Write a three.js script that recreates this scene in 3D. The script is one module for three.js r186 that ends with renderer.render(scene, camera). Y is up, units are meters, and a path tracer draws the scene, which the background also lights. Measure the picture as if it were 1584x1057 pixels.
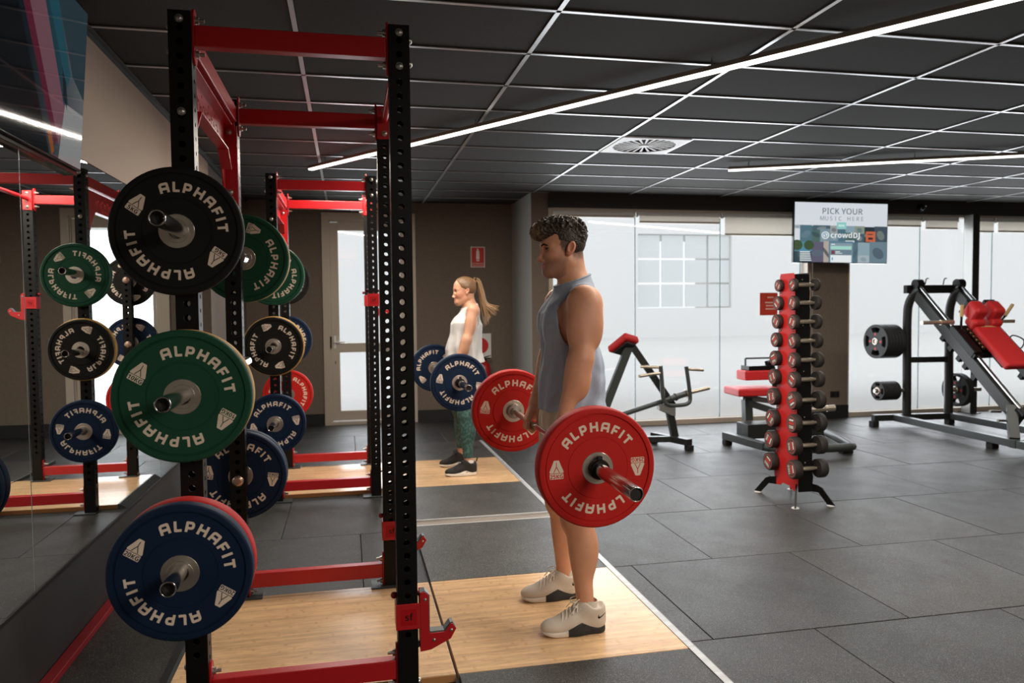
import * as THREE from 'three';
import { mergeGeometries, toCreasedNormals } from 'three/addons/utils/BufferGeometryUtils.js';
import { RoundedBoxGeometry } from 'three/addons/geometries/RoundedBoxGeometry.js';
import { RectAreaLightUniformsLib } from 'three/addons/lights/RectAreaLightUniformsLib.js';
import { ImprovedNoise } from 'three/addons/math/ImprovedNoise.js';

// ---------------------------------------------------------------- camera, sky, light, exposure
const scene = new THREE.Scene();
const camera = new THREE.PerspectiveCamera(48.104, 1584 / 1057, 0.05, 200);
camera.position.set(0, 1.475, 0);
camera.rotation.order = 'YXZ';
camera.rotation.set(-0.04379, -0.21193, -0.00937);
camera.focus = 3.35; camera.userData.fStop = 3.2;
camera.updateMatrixWorld();
const renderer = new THREE.WebGLRenderer({ antialias: true });
renderer.toneMapping = THREE.LinearToneMapping;
renderer.toneMappingExposure = 1.0;
renderer.outputColorSpace = THREE.SRGBColorSpace;
renderer.shadowMap.enabled = true;
renderer.shadowMap.type = THREE.PCFSoftShadowMap;
RectAreaLightUniformsLib.init();
scene.background = new THREE.Color(0.85, 0.885, 0.92);        // bright overcast sky
scene.backgroundIntensity = 1.42;
const DAYLIGHT = 4.5;                                         // daylight entering at the panes
const LED_POWER = 230, LED_GLOW = 3.2;

// ---------------------------------------------------------------- helpers
const V = (x, y, z) => new THREE.Vector3(x, y, z);
let seed = 12345;
const rnd = () => { seed = (seed * 1664525 + 1013904223) >>> 0; return seed / 4294967296; };
const noise = new ImprovedNoise();
const N3 = (x, y, z) => noise.noise(x + 31.7, y + 17.3, z + 5.1);
const clamp = (x, a = 0, b = 1) => Math.max(a, Math.min(b, x));
const sstep = (a, b, x) => { const t = clamp((x - a) / (b - a)); return t * t * (3 - 2 * t); };
const taken = new Map();
function numbered(name) {
  const k = taken.get(name) || 0; taken.set(name, k + 1);
  return k ? name + '_' + String(k).padStart(3, '0') : name;
}
function prep(g) {
  if (g.index) g = g.toNonIndexed();
  for (const k of Object.keys(g.attributes)) if (!['position', 'normal', 'uv'].includes(k)) g.deleteAttribute(k);
  if (!g.attributes.normal) g.computeVertexNormals();
  if (!g.attributes.uv) g.setAttribute('uv', new THREE.Float32BufferAttribute(new Float32Array(g.attributes.position.count * 2), 2));
  g.morphAttributes = {}; g.clearGroups();
  return g;
}
const merge = (list) => list.length === 1 ? prep(list[0]) : mergeGeometries(list.map(prep), false);
function boxUV(g, s = 1) {                                    // uv in metres by the dominant normal
  if (g.index) g = g.toNonIndexed();
  const p = g.attributes.position, n = g.attributes.normal, uv = new Float32Array(p.count * 2);
  for (let i = 0; i < p.count; i++) {
    const ax = Math.abs(n.getX(i)), ay = Math.abs(n.getY(i)), az = Math.abs(n.getZ(i));
    const [a, b] = ay >= ax && ay >= az ? [p.getX(i), p.getZ(i)] : ax >= az ? [p.getZ(i), p.getY(i)] : [p.getX(i), p.getY(i)];
    uv[i * 2] = a / s; uv[i * 2 + 1] = b / s;
  }
  g.setAttribute('uv', new THREE.BufferAttribute(uv, 2));
  return g;
}
const T = (g, x, y, z, rx = 0, ry = 0, rz = 0) => { if (rx || ry || rz) g.applyMatrix4(new THREE.Matrix4().makeRotationFromEuler(new THREE.Euler(rx, ry, rz))); return g.translate(x, y, z); };
const bx = (w, h, d, x, y, z, r = 0.003, rx = 0, ry = 0, rz = 0) => T(new RoundedBoxGeometry(w, h, d, 1, Math.min(r, w / 2.01, h / 2.01, d / 2.01)), x, y, z, rx, ry, rz);
const bb = (w, h, d, x, y, z, rx = 0, ry = 0, rz = 0) => T(new THREE.BoxGeometry(w, h, d), x, y, z, rx, ry, rz);
const span = (x0, x1, y0, y1, z0, z1) => bb(x1 - x0, y1 - y0, z1 - z0, (x0 + x1) / 2, (y0 + y1) / 2, (z0 + z1) / 2);
function aim(g, a, b) {                                       // turns a shape built along +y so that it runs from a to b
  const d = b.clone().sub(a), q = new THREE.Quaternion().setFromUnitVectors(V(0, 1, 0), d.clone().normalize());
  return g.applyMatrix4(new THREE.Matrix4().makeRotationFromQuaternion(q)).translate((a.x + b.x) / 2, (a.y + b.y) / 2, (a.z + b.z) / 2);
}
const rod = (a, b, r, r2 = r, seg = 16) => aim(new THREE.CylinderGeometry(r2, r, a.distanceTo(b), seg), a, b);
function beam(a, b, w, h, r = 0.004) {                        // square tube from a to b, w across, h in the upright plane
  const d = b.clone().sub(a), L = d.length(), f = d.clone().normalize();
  const side = Math.abs(f.y) > 0.99 ? V(1, 0, 0) : V(0, 1, 0).cross(f).normalize(), up = f.clone().cross(side);
  return new RoundedBoxGeometry(w, h, L, 1, Math.min(r, w / 2.1, h / 2.1)).applyMatrix4(new THREE.Matrix4().makeBasis(side, up, f).setPosition(a.clone().add(b).multiplyScalar(0.5)));
}
const tube = (pts, r, seg = 24, rs = 10, closed = false) => new THREE.TubeGeometry(new THREE.CatmullRomCurve3(pts, closed, 'catmullrom', 0.5), seg, r, rs, closed);
const ball = (r, x, y, z, sx = 1, sy = 1, sz = 1, ws = 16, hs = 12) => new THREE.SphereGeometry(r, ws, hs).scale(sx, sy, sz).translate(x, y, z);
const lathe = (pts, seg = 32) => new THREE.LatheGeometry(pts.map(([r, y]) => new THREE.Vector2(r, y)), seg);
function shapeOf(pts) { const s = new THREE.Shape(); pts.forEach(([x, y], i) => i ? s.lineTo(x, y) : s.moveTo(x, y)); s.closePath(); return s; }
const extr = (s, depth, bevel = 0, seg = 8) => new THREE.ExtrudeGeometry(s, { depth: depth - 2 * bevel, bevelEnabled: bevel > 0, bevelThickness: bevel, bevelSize: bevel, bevelOffset: -bevel, bevelSegments: 1, curveSegments: seg }).translate(0, 0, -(depth - 2 * bevel) / 2);
function mesh(name, geoms, mat, parent = scene) {
  const m = new THREE.Mesh(Array.isArray(geoms) ? merge(geoms) : geoms, mat);
  m.name = parent === scene ? numbered(name) : name; m.castShadow = m.receiveShadow = true;
  parent.add(m); return m;
}
function struct(name, geoms, mat) { const m = mesh(name, geoms, mat); m.userData.kind = 'structure'; return m; }
function tag(o, label, category, group) { o.userData.label = label; o.userData.category = category; if (group) o.userData.group = group; return o; }
function thing(name, label, category, [x, y, z] = [0, 0, 0], turn = 0, group) {
  const o = new THREE.Group(); o.name = numbered(name); o.position.set(x, y, z); o.rotation.y = turn; scene.add(o);
  return tag(o, label, category, group);
}
function copy(o, label, pos, turn) {
  const c = o.clone(); c.name = numbered(o.name.replace(/_\d{3}$/, '')); scene.add(c);
  c.userData = { ...o.userData }; if (label) c.userData.label = label;
  if (pos) c.position.set(...pos); if (turn !== undefined) c.rotation.y = turn;
  return c;
}

// ---------------------------------------------------------------- computed textures
function dataTex(w, h, fn, srgb = true, rx = 1, ry = 1) {
  const d = new Uint8Array(w * h * 4);
  for (let j = 0; j < h; j++) for (let i = 0; i < w; i++) {
    const c = fn(i / w, j / h, i, j), k = (j * w + i) * 4;
    d[k] = clamp(c[0]) * 255; d[k + 1] = clamp(c[1]) * 255; d[k + 2] = clamp(c[2]) * 255; d[k + 3] = 255;
  }
  const t = new THREE.DataTexture(d, w, h, THREE.RGBAFormat);
  t.wrapS = t.wrapT = THREE.RepeatWrapping; t.magFilter = THREE.LinearFilter; t.minFilter = THREE.LinearMipmapLinearFilter; t.generateMipmaps = true;
  if (srgb) t.colorSpace = THREE.SRGBColorSpace;
  t.repeat.set(rx, ry); t.needsUpdate = true; return t;
}
function canvasTex(w, h, draw) {
  const c = document.createElement('canvas'); c.width = w; c.height = h;
  const x = c.getContext('2d'); draw(x, w, h);
  const t = new THREE.CanvasTexture(c); t.colorSpace = THREE.SRGBColorSpace; t.anisotropy = 8; return t;
}
// periodic value noise on a lattice of n cells
function lattice(n) { const a = new Float32Array(n * n).map(() => rnd()); return (u, v) => { const x = ((u % 1) + 1) % 1 * n, y = ((v % 1) + 1) % 1 * n, i = Math.floor(x), j = Math.floor(y), f = sstep(0, 1, x - i), g = sstep(0, 1, y - j), q = (p, r) => a[(r % n) * n + (p % n)]; return (q(i, j) * (1 - f) + q(i + 1, j) * f) * (1 - g) + (q(i, j + 1) * (1 - f) + q(i + 1, j + 1) * f) * g; }; }
const L4 = lattice(4), L9 = lattice(9), L23 = lattice(23), L64 = lattice(64), L200 = lattice(200);
const fbm = (u, v) => 0.5 * L4(u, v) + 0.28 * L9(u, v) + 0.14 * L23(u, v) + 0.08 * L64(u, v);

// ---------------------------------------------------------------- materials
const std = (o) => new THREE.MeshPhysicalMaterial({ specularIntensity: 0.6, ...o });
const lin = (r, g, b) => new THREE.Color().setRGB(r, g, b);
const M = {};
{
  const rubberMap = dataTex(512, 512, (u, v) => { const s = rnd(), f = 0.175 + 0.06 * (fbm(u, v) - 0.5) + (s > 0.86 ? 0.42 * rnd() : 0) + 0.20 * (rnd() - 0.5); return [f, f * 0.99, f * 0.96]; }, true, 1, 1);
  const rubberRough = [0, 1, 2, 3].map((k) => dataTex(256, 256, (u, v) => { const a = fbm(u * 1 + k * 0.23, v + k * 0.41), b = L9(u + k * 0.13, v + k * 0.37); const r = 0.385 + 0.05 * sstep(0.3, 0.75, a * 0.6 + b * 0.4) + 0.08 * (rnd() - 0.5); return [r, r, r]; }, false));
  const rubberBump = dataTex(512, 512, () => { const h = rnd(); return [h, h, h]; }, false, 3, 3);
  M.rubber = [0, 1, 2, 3].map((k) => std({ color: lin(...[[0.92, 0.92, 0.92], [1.0, 0.99, 0.97], [0.84, 0.85, 0.86], [1.06, 1.03, 0.98]][k]), map: rubberMap, roughness: 1, specularIntensity: 0.42, roughnessMap: rubberRough[k], bumpMap: rubberBump, bumpScale: 0.0009 }));
  M.mat = std({ color: lin(1.5, 1.46, 1.42), map: rubberMap, roughness: 1, specularIntensity: 0.5, roughnessMap: rubberRough[1], bumpMap: rubberBump, bumpScale: 0.0005 });
  M.floorBase = std({ color: lin(0.01, 0.01, 0.01), roughness: 0.9 });
  const woodTex = (s0) => {
    const strips = 48, tone = Array.from({ length: strips }, () => rnd()), off = Array.from({ length: strips }, () => rnd());
    return dataTex(1024, 1024, (u, v) => {
      const k = Math.floor(v * strips) % strips, f = v * strips - Math.floor(v * strips);
      const grain = L64(u * 0.25 + off[k], v * 3) * 0.5 + L200(u * 0.12 + off[k] * 2, v) * 0.5;
      const node = sstep(0.986, 0.998, Math.cos((u * 3 + off[k]) * Math.PI * 2)) * 0.05 * (tone[k] > 0.35 ? 1 : 0.3);
      const fleck = L200(u * 0.4 + off[k], v) > 0.86 ? 0.05 : 0;
      const b = 0.93 + 0.10 * (tone[k] - 0.5) + 0.16 * (grain - 0.5) - node - fleck - (f < 0.04 ? 0.05 : 0) + 0.08 * (fbm(u, v) - 0.5);
      return [0.895 * b, 0.735 * b * (1 - node * 0.4), 0.555 * b * (1 - node * 0.8)];
    });
  };
  const w1 = woodTex(1);
  M.wood = std({ color: 0xffffff, map: w1, roughness: 0.25, specularIntensity: 1 });
  M.woodEdge = std({ color: lin(0.42, 0.2, 0.075), roughness: 0.6 });
  const alu = dataTex(256, 64, (u, v, i, j) => { const f = 0.72 + 0.12 * (L200(u * 0.05, v) - 0.5); return [f, f, f]; }, true, 1, 1);
  M.alu = std({ color: lin(0.95, 0.96, 0.98), map: alu, metalness: 0.3, roughness: 0.4, specularIntensity: 1 });
  M.aluDull = std({ color: lin(0.30, 0.26, 0.22), metalness: 0.6, roughness: 0.5 });
  const ceilMap = dataTex(256, 256, (u, v) => { const f = 0.225 + 0.05 * (rnd() - 0.5) + (rnd() > 0.9 ? 0.06 * rnd() : 0); return [f, f * 0.98, f * 0.935]; }, true, 1.7, 1.7);
  M.ceil = [0.94, 1.0, 1.05].map((k) => std({ color: lin(k, k, k), map: ceilMap, roughness: 0.85 }));
  M.tbar = std({ color: lin(0.50, 0.50, 0.50), metalness: 0.75, roughness: 0.32 });
  const wallMap = dataTex(256, 256, (u, v, i, j) => { const f = 1 + 0.10 * (L200(u, v * 0.2) - 0.5) + 0.08 * (rnd() - 0.5) + ((j + (i % 7)) % 9 === 0 ? -0.04 : 0); return [0.455 * f, 0.41 * f, 0.37 * f]; }, true, 1.2, 1.2);
  M.wall = std({ color: 0xffffff, map: wallMap, roughness: 0.8 });
  M.wallDark = std({ color: lin(0.045, 0.04, 0.035), roughness: 0.8 });
  M.wallGrey = std({ color: lin(0.34, 0.345, 0.32), roughness: 0.85 });
  M.bulk = std({ color: lin(0.40, 0.30, 0.225), roughness: 0.6 });
  M.laminate = std({ color: lin(0.02, 0.02, 0.0195), roughness: 0.5 });
  M.baseboard = std({ color: lin(0.016, 0.016, 0.016), roughness: 0.5 });
  M.mirror = std({ color: lin(0.80, 0.83, 0.82), metalness: 1, roughness: 0.0 });
  M.mirrorEdge = std({ color: lin(0.35, 0.4, 0.4), metalness: 0.5, roughness: 0.15 });
  M.frame = std({ color: lin(0.50, 0.44, 0.37), roughness: 0.45, metalness: 0.1 });
  M.gasket = std({ color: lin(0.03, 0.04, 0.04), roughness: 0.6 });
  M.sealant = std({ color: lin(0.16, 0.24, 0.25), roughness: 0.5 });
  M.glass = new THREE.MeshPhysicalMaterial({ color: lin(0.985, 0.985, 0.985), transmission: 1, thickness: 0, roughness: 0, ior: 1.5 });
  M.blind = new THREE.MeshPhysicalMaterial({ color: lin(0.78, 0.75, 0.7), transmission: 0.45, thickness: 0, roughness: 1 });
  M.white = std({ color: lin(0.75, 0.75, 0.74), roughness: 0.4 });
  M.black = std({ color: lin(0.0042, 0.004, 0.0038), roughness: 0.42, specularIntensity: 0.45 });
  M.blackMatte = std({ color: lin(0.014, 0.013, 0.012), roughness: 0.75 });
  M.blackGloss = std({ color: lin(0.006, 0.006, 0.007), roughness: 0.12 });
  M.frameGrey = std({ color: lin(0.055, 0.062, 0.062), roughness: 0.42, metalness: 0.25 });
  M.frameDark = std({ color: lin(0.02, 0.021, 0.02), roughness: 0.4 });
  M.red = std({ color: lin(0.42, 0.010, 0.014), roughness: 0.33, specularIntensity: 1 });
  M.redPad = std({ color: lin(0.52, 0.025, 0.028), roughness: 0.5 });
  M.redDark = std({ color: lin(0.2, 0.004, 0.009), roughness: 0.6 });
  M.redTower = std({ color: lin(0.56, 0.022, 0.02), roughness: 0.4 });
  M.steel = std({ color: lin(0.56, 0.51, 0.45), metalness: 0.95, roughness: 0.36 });
  M.chrome = std({ color: lin(0.72, 0.71, 0.70), metalness: 1, roughness: 0.14 });
  M.dullSteel = std({ color: lin(0.36, 0.34, 0.31), metalness: 0.9, roughness: 0.4 });
  M.copper = std({ color: lin(0.52, 0.36, 0.28), metalness: 0.9, roughness: 0.35 });
  M.bolt = std({ color: lin(0.5, 0.48, 0.45), metalness: 0.9, roughness: 0.35 });
  M.tan = std({ color: lin(0.55, 0.38, 0.17), roughness: 0.6 });
  M.handle = std({ color: lin(0.6, 0.52, 0.42), metalness: 0.8, roughness: 0.35 });
  M.tubeGrey = std({ color: lin(0.10, 0.11, 0.11), metalness: 0.5, roughness: 0.38 });
  M.greyPlate = std({ color: lin(0.28, 0.28, 0.27), metalness: 0.5, roughness: 0.4 });
  M.concrete = std({ color: lin(0.74, 0.74, 0.72), roughness: 0.9 });
  M.facade = std({ color: lin(0.84, 0.84, 0.83), roughness: 0.9 });
  M.facadeGlass = std({ color: lin(0.76, 0.785, 0.79), roughness: 0.8 });
}

// ---------------------------------------------------------------- the setting
const CEIL = 2.84, BACK = -10, WIN = -8.9, LEFT = -1.22, RIGHT = 10.6, FRONT = 3.2;
{
  const floor = struct('floor', [span(LEFT - 0.3, RIGHT + 0.3, -0.16, -0.014, BACK - 0.3, FRONT + 0.3), span(LEFT, RIGHT, -0.014, 0, 0.93, FRONT)], M.floorBase);
  const tileG = boxUV(bx(0.9965, 0.016, 0.9965, 0, 0, 0, 0.003), 1);
  const cut = new Map();
  const tileOf = (w) => { const k = w.toFixed(3); if (!cut.has(k)) cut.set(k, boxUV(bx(w, 0.016, 0.9965, 0, 0, 0, 0.003), 1)); return cut.get(k); };
  for (let r = 0; r < 11; r++) {
    const z1 = 0.93 - r, zc = z1 - 0.5, off = (r % 2 ? 0.06 : 0.56) - 3;
    if (z1 - 1 < BACK - 0.1) continue;
    for (let k = 0; k < 15; k++) {
      let a = off + k, b = a + 1;
      if (b <= LEFT + 0.02 || a >= RIGHT - 0.02) continue;
      if (a > 2.16 && z1 < WIN + 0.02) continue;
      if (r < 2 && a > 3) continue;
      a = Math.max(a, LEFT + 0.012); b = Math.min(b, RIGHT - 0.002);
      const m = mesh('rubber_tile', b - a > 0.999 ? tileG : tileOf(b - a - 0.0035), M.rubber[Math.floor(rnd() * 4)], floor);
      m.position.set((a + b) / 2, -0.008 + (rnd() - 0.5) * 0.0012, zc); 
      if (b - a > 0.999) m.rotation.y = Math.floor(rnd() * 2) * Math.PI;
    }
  }
}
{
  const c = struct('ceiling', [span(LEFT - 0.3, RIGHT + 0.3, CEIL + 0.05, CEIL + 0.2, BACK - 0.3, FRONT + 0.3)], M.blackMatte);
  const xs = []; for (let k = -1; k < 10; k++) xs.push(-0.22 + 1.2 * k);
  const tg = boxUV(bb(1.17, 0.014, 0.572, 0, 0, 0), 1);
  const cut = new Map();
  const rows = []; for (let z = -3.46 + 0.6 * 5; z > BACK - 0.3; z -= 0.6) rows.push(z);
  for (const z of rows) for (let k = -1; k < 10; k++) {
    let a = -0.22 + 1.2 * k, b = a + 1.2, z0 = z - 0.6, z1 = z;
    if (k === -1) a = LEFT + 0.005;
    b = Math.min(b, RIGHT - 0.01); z0 = Math.max(z0, BACK + 0.005);
    if (b - a < 0.1 || z1 - z0 < 0.05 || (a > 2.1 && z1 < WIN + 0.06)) continue;
    if (k > 1 && z > -1.4) continue;
    if (Math.abs(a - 2.18) < 0.02 && Math.abs(z + 5.86) < 0.05) { a = 2.79; }                 // the air vent fills half of this one
    const w = b - a - 0.03, d = z1 - z0 - 0.028, key = w.toFixed(2) + '/' + d.toFixed(2);
    if (!cut.has(key)) cut.set(key, boxUV(bb(w, 0.014, d, 0, 0, 0), 1));
    const m = mesh('ceiling_tile', cut.get(key), M.ceil[Math.floor(rnd() * 3)], c);
    m.position.set((a + b) / 2, CEIL + 0.012, (z0 + z1) / 2);
  }
  const tee = (x0, x1, z0, z1) => [span(x0, x1, CEIL - 0.003, CEIL + 0.003, z0, z1)];
  for (const x of xs) if (x > LEFT) mesh('grid_bar', [...tee(x - 0.012, x + 0.012, x > 2.1 ? WIN : BACK, 0), bb(0.003, 0.04, (x > 2.1 ? -WIN : -BACK), x, CEIL + 0.022, (x > 2.1 ? WIN : BACK) / 2)], M.tbar, c);
  for (const z of rows) if (z > BACK) mesh('grid_bar', tee(LEFT, z < WIN ? 2.16 : RIGHT, z - 0.012, z + 0.012), M.tbar, c);
  mesh('grid_bar', [span(2.779, 2.803, CEIL - 0.003, CEIL + 0.003, -6.46, -5.86)], M.tbar, c);
}
// walls
{
  const zTop = FRONT, w = struct('wall_left', boxUV(span(LEFT - 0.2, LEFT, 0, CEIL + 0.05, BACK - 0.2, FRONT), 1), M.wall);
  struct('wall_left_bulkhead', boxUV(span(LEFT, LEFT + 0.022, 2.19, CEIL + 0.03, -7.36, FRONT), 1), M.bulk);
  struct('wall_left_panel', boxUV(span(LEFT, LEFT + 0.016, 0.03, 0.385, -7.36, FRONT), 1), M.laminate);
  struct('trim_1', bx(0.05, 0.03, 10.56, LEFT + 0.042, 0.0155, -2.08, 0.004), M.redDark);                   // red strip at the foot of the mirror wall
  struct('trim_2', [span(LEFT + 0.022, LEFT + 0.05, CEIL - 0.01, CEIL - 0.002, BACK, FRONT), span(LEFT + 0.022, LEFT + 0.027, CEIL - 0.035, CEIL - 0.002, BACK, FRONT)], M.frameGrey);
  struct('baseboard_left', span(LEFT, LEFT + 0.018, 0, 0.14, BACK, -7.37), M.baseboard);
  // back wall with the door opening
  const dx0 = -0.295, dx1 = 0.88, dh = 2.70;
  struct('wall_back', boxUV(merge([span(LEFT - 0.2, dx0, 0, CEIL + 0.05, BACK - 0.2, BACK), span(dx1, 2.36, 0, CEIL + 0.05, BACK - 0.2, BACK), span(dx0, dx1, dh, CEIL + 0.05, BACK - 0.2, BACK)]), 1), M.wall);
  struct('baseboard_back', [span(LEFT, dx0, 0, 0.15, BACK, BACK + 0.018), span(dx1, 2.16, 0, 0.15, BACK, BACK + 0.018), span(LEFT, dx0, 0, 0.05, BACK + 0.018, BACK + 0.025), span(dx1, 2.16, 0, 0.05, BACK + 0.018, BACK + 0.025)], M.baseboard);
  struct('wall_return', boxUV(span(2.16, 2.36, 0, CEIL + 0.05, BACK, WIN - 0.2), 1), M.wallGrey);
  struct('baseboard_return', span(2.142, 2.16, 0, 0.15, BACK + 0.03, WIN), M.baseboard);
  struct('wall_return_end', boxUV(span(2.158, 2.161, 0, CEIL + 0.05, WIN - 0.2, WIN + 0.005), 1), M.wallGrey);
  struct('wall_window', boxUV(merge([span(2.161, 2.37, 0, CEIL + 0.05, WIN - 0.2, WIN + 0.005), span(5.87, 6.385, 0, 2.665, WIN - 0.2, WIN + 0.06)]), 1), M.wall);
  struct('wall_window_header', boxUV(span(2.37, RIGHT + 0.2, 2.665, CEIL + 0.05, WIN - 0.2, WIN + 0.065), 1), M.wallDark);
  struct('baseboard_window', [span(2.16, 2.37, 0, 0.15, WIN + 0.005, WIN + 0.02), span(5.86, 6.395, 0, 0.17, WIN, WIN + 0.078)], M.baseboard);
  struct('wall_right', boxUV(span(RIGHT, RIGHT + 0.2, 0, CEIL + 0.05, WIN - 0.2, FRONT), 1), M.wall);
  struct('wall_front', boxUV(span(LEFT - 0.2, RIGHT + 0.2, 0, CEIL + 0.05, FRONT, FRONT + 0.2), 1), M.wall);
}
// mirror panels on the left wall
[[-1.19, 'mirror panel nearest the camera, left of the first vertical joint'], [-3.24, 'middle mirror panel reflecting the far rack and its plates'], [-5.30, 'farthest mirror panel, beside the far power rack']].forEach(([z1, label]) => {
  const t = thing('wall_mirror', label, 'mirror', [LEFT, 0.388, z1 - 1.03], 0, 'mirror panels on the left wall');
  mesh('mirror_glass', [span(0.0145, 0.0205, 0.006, 1.797, -1.0265, 1.0265)], M.mirror, t);
  mesh('backing', [span(0.001, 0.014, 0, 1.8, -1.028, 1.028)], M.mirrorEdge, t);
  mesh('polished_edge', [bx(0.008, 1.79, 0.005, 0.0175, 0.9015, 1.0285, 0.002)], M.mirrorEdge, t);
  mesh('bottom_rail', [bx(0.026, 0.016, 2.058, 0.014, -0.003, 0, 0.002)], M.black, t);
});
{ const t = thing('wall_mirror', 'mirror panel at the near end of the wall, mostly outside the photo', 'mirror', [LEFT, 0.388, -0.155], 0, 'mirror panels on the left wall');
  mesh('mirror_glass', [span(0.0145, 0.0205, 0.006, 1.797, -1.0265, 1.0265)], M.mirror, t); mesh('backing', [span(0.001, 0.014, 0, 1.8, -1.028, 1.028)], M.mirrorEdge, t); }
// glazed door in the back wall
{
  const z = BACK, d = struct('door_1', [span(-0.295, -0.215, 0, 2.70, z - 0.14, z + 0.03), span(0.80, 0.88, 0, 2.70, z - 0.14, z + 0.03), span(-0.215, 0.80, 2.61, 2.70, z - 0.14, z + 0.03), span(-0.215, 0.80, 0, 0.035, z - 0.14, z + 0.03)], M.frame);
  mesh('door_stop', [span(-0.215, -0.195, 0.035, 2.61, z - 0.12, z - 0.02), span(0.78, 0.80, 0.035, 2.61, z - 0.12, z - 0.02), span(-0.195, 0.78, 2.59, 2.61, z - 0.12, z - 0.02)], M.frame, d);
  mesh('door_leaf', [bx(0.10, 2.53, 0.045, -0.145, 1.315, z - 0.05), bx(0.10, 2.53, 0.045, 0.728, 1.315, z - 0.05), bx(0.78, 0.11, 0.044, 0.29, 2.535, z - 0.05), bx(0.78, 0.125, 0.044, 0.29, 0.112, z - 0.05), bx(0.78, 0.12, 0.044, 0.29, 0.985, z - 0.05)], M.frame, d);
  mesh('pane', [span(-0.10, 0.68, 0.17, 0.93, z - 0.053, z - 0.047)], M.glass, d);
  mesh('pane', [span(-0.10, 0.68, 1.04, 2.485, z - 0.053, z - 0.047)], M.glass, d);
  const h = mesh('door_handle', [bx(0.028, 0.16, 0.008, -0.155, 1.06, z - 0.023), rod(V(-0.155, 1.06, z - 0.02), V(-0.155, 1.06, z + 0.025), 0.009), rod(V(-0.155, 1.06, z + 0.022), V(-0.03, 1.06, z + 0.022), 0.009)], M.white, d);
  mesh('lock_plate', [bx(0.02, 0.15, 0.01, -0.205, 1.06, z + 0.031)], M.blackMatte, d);
  mesh('lock_cylinder', [bx(0.02, 0.045, 0.014, -0.15, 0.80, z - 0.022, 0.006)], M.dullSteel, d);
}
// exit sign above the door, extinguisher sign and reel sign on the back wall
{
  const t = thing('exit_sign', 'green and white exit sign above the glazed door', 'sign', [0.27, 2.80, BACK + 0.022]);
  mesh('housing', [bx(0.40, 0.15, 0.04, 0, -0.005, 0, 0.006)], M.white, t);
  const tex = canvasTex(256, 96, (x) => { x.fillStyle = '#2f8f5b'; x.fillRect(0, 0, 256, 96); x.fillStyle = '#eaf4ec'; x.font = 'bold 64px sans-serif'; x.textBaseline = 'middle'; x.fillText('EXIT', 100, 50); x.beginPath(); x.arc(48, 24, 9, 0, 7); x.fill(); x.lineWidth = 10; x.strokeStyle = '#eaf4ec'; x.beginPath(); x.moveTo(46, 36); x.lineTo(40, 58); x.lineTo(22, 82); x.moveTo(40, 58); x.lineTo(58, 70); x.lineTo(62, 88); x.moveTo(30, 42); x.lineTo(62, 46); x.stroke(); });
  const m = mesh('sign_face', new THREE.PlaneGeometry(0.37, 0.125).translate(0, -0.005, 0.0212), std({ map: tex, roughness: 0.4 }), t);
  const s = thing('fire_sign', 'small red sign with a white extinguisher symbol, high on the back wall', 'sign', [1.70, 2.15, BACK + 0.004]);
  mesh('sign_board', [bb(0.19, 0.27, 0.005, 0, 0, 0)], M.white, s);
  const st = canvasTex(128, 192, (x) => { x.fillStyle = '#d9c9c0'; x.fillRect(0, 0, 128, 192); x.fillStyle = '#c8352c'; x.fillRect(5, 5, 118, 150); x.fillRect(5, 160, 118, 12); x.fillRect(5, 176, 118, 11); x.fillStyle = '#f0e6de'; x.beginPath(); x.moveTo(50, 40); x.quadraticCurveTo(64, 18, 78, 40); x.lineTo(80, 118); x.lineTo(48, 118); x.closePath(); x.fill(); x.fillRect(56, 16, 16, 12); x.fillRect(50, 124, 28, 12); });
  mesh('sign_face', new THREE.PlaneGeometry(0.18, 0.26).translate(0, 0, 0.0032), std({ map: st, roughness: 0.5 }), s);
  const r = thing('reel_sign', 'white sign with a red disc on the back wall, half hidden behind the woman', 'sign', [1.74, 0.98, BACK + 0.004]);
  mesh('sign_board', [bb(0.25, 0.32, 0.005, 0, 0, 0)], M.white, r);
  mesh('disc', [new THREE.CylinderGeometry(0.105, 0.105, 0.004, 32).rotateX(Math.PI / 2).translate(-0.015, 0, 0.004)], M.redTower, r);
  const e = thing('fire_extinguisher', 'red extinguisher hung on the back wall behind the woman', 'extinguisher', [1.76, 0.35, BACK + 0.11]);
  mesh('cylinder', [lathe([[0, 0], [0.066, 0], [0.075, 0.02], [0.075, 0.33], [0.06, 0.39], [0.025, 0.42], [0.025, 0.44], [0, 0.44]], 24)], M.red, e);
  mesh('valve', [bx(0.04, 0.04, 0.04, 0, 0.455, 0), bx(0.10, 0.012, 0.02, 0.03, 0.49, 0, 0.003, 0, 0, 0.25), bx(0.09, 0.01, 0.02, 0.03, 0.465, 0)], M.black, e);
  mesh('hose', [tube([V(-0.02, 0.45, 0), V(-0.09, 0.43, 0.02), V(-0.1, 0.3, 0.02), V(-0.09, 0.14, 0.02)], 0.009, 20, 8)], M.black, e);
  mesh('wall_bracket', [bx(0.05, 0.3, 0.045, 0, 0.2, -0.088)], M.black, e);
}
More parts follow.
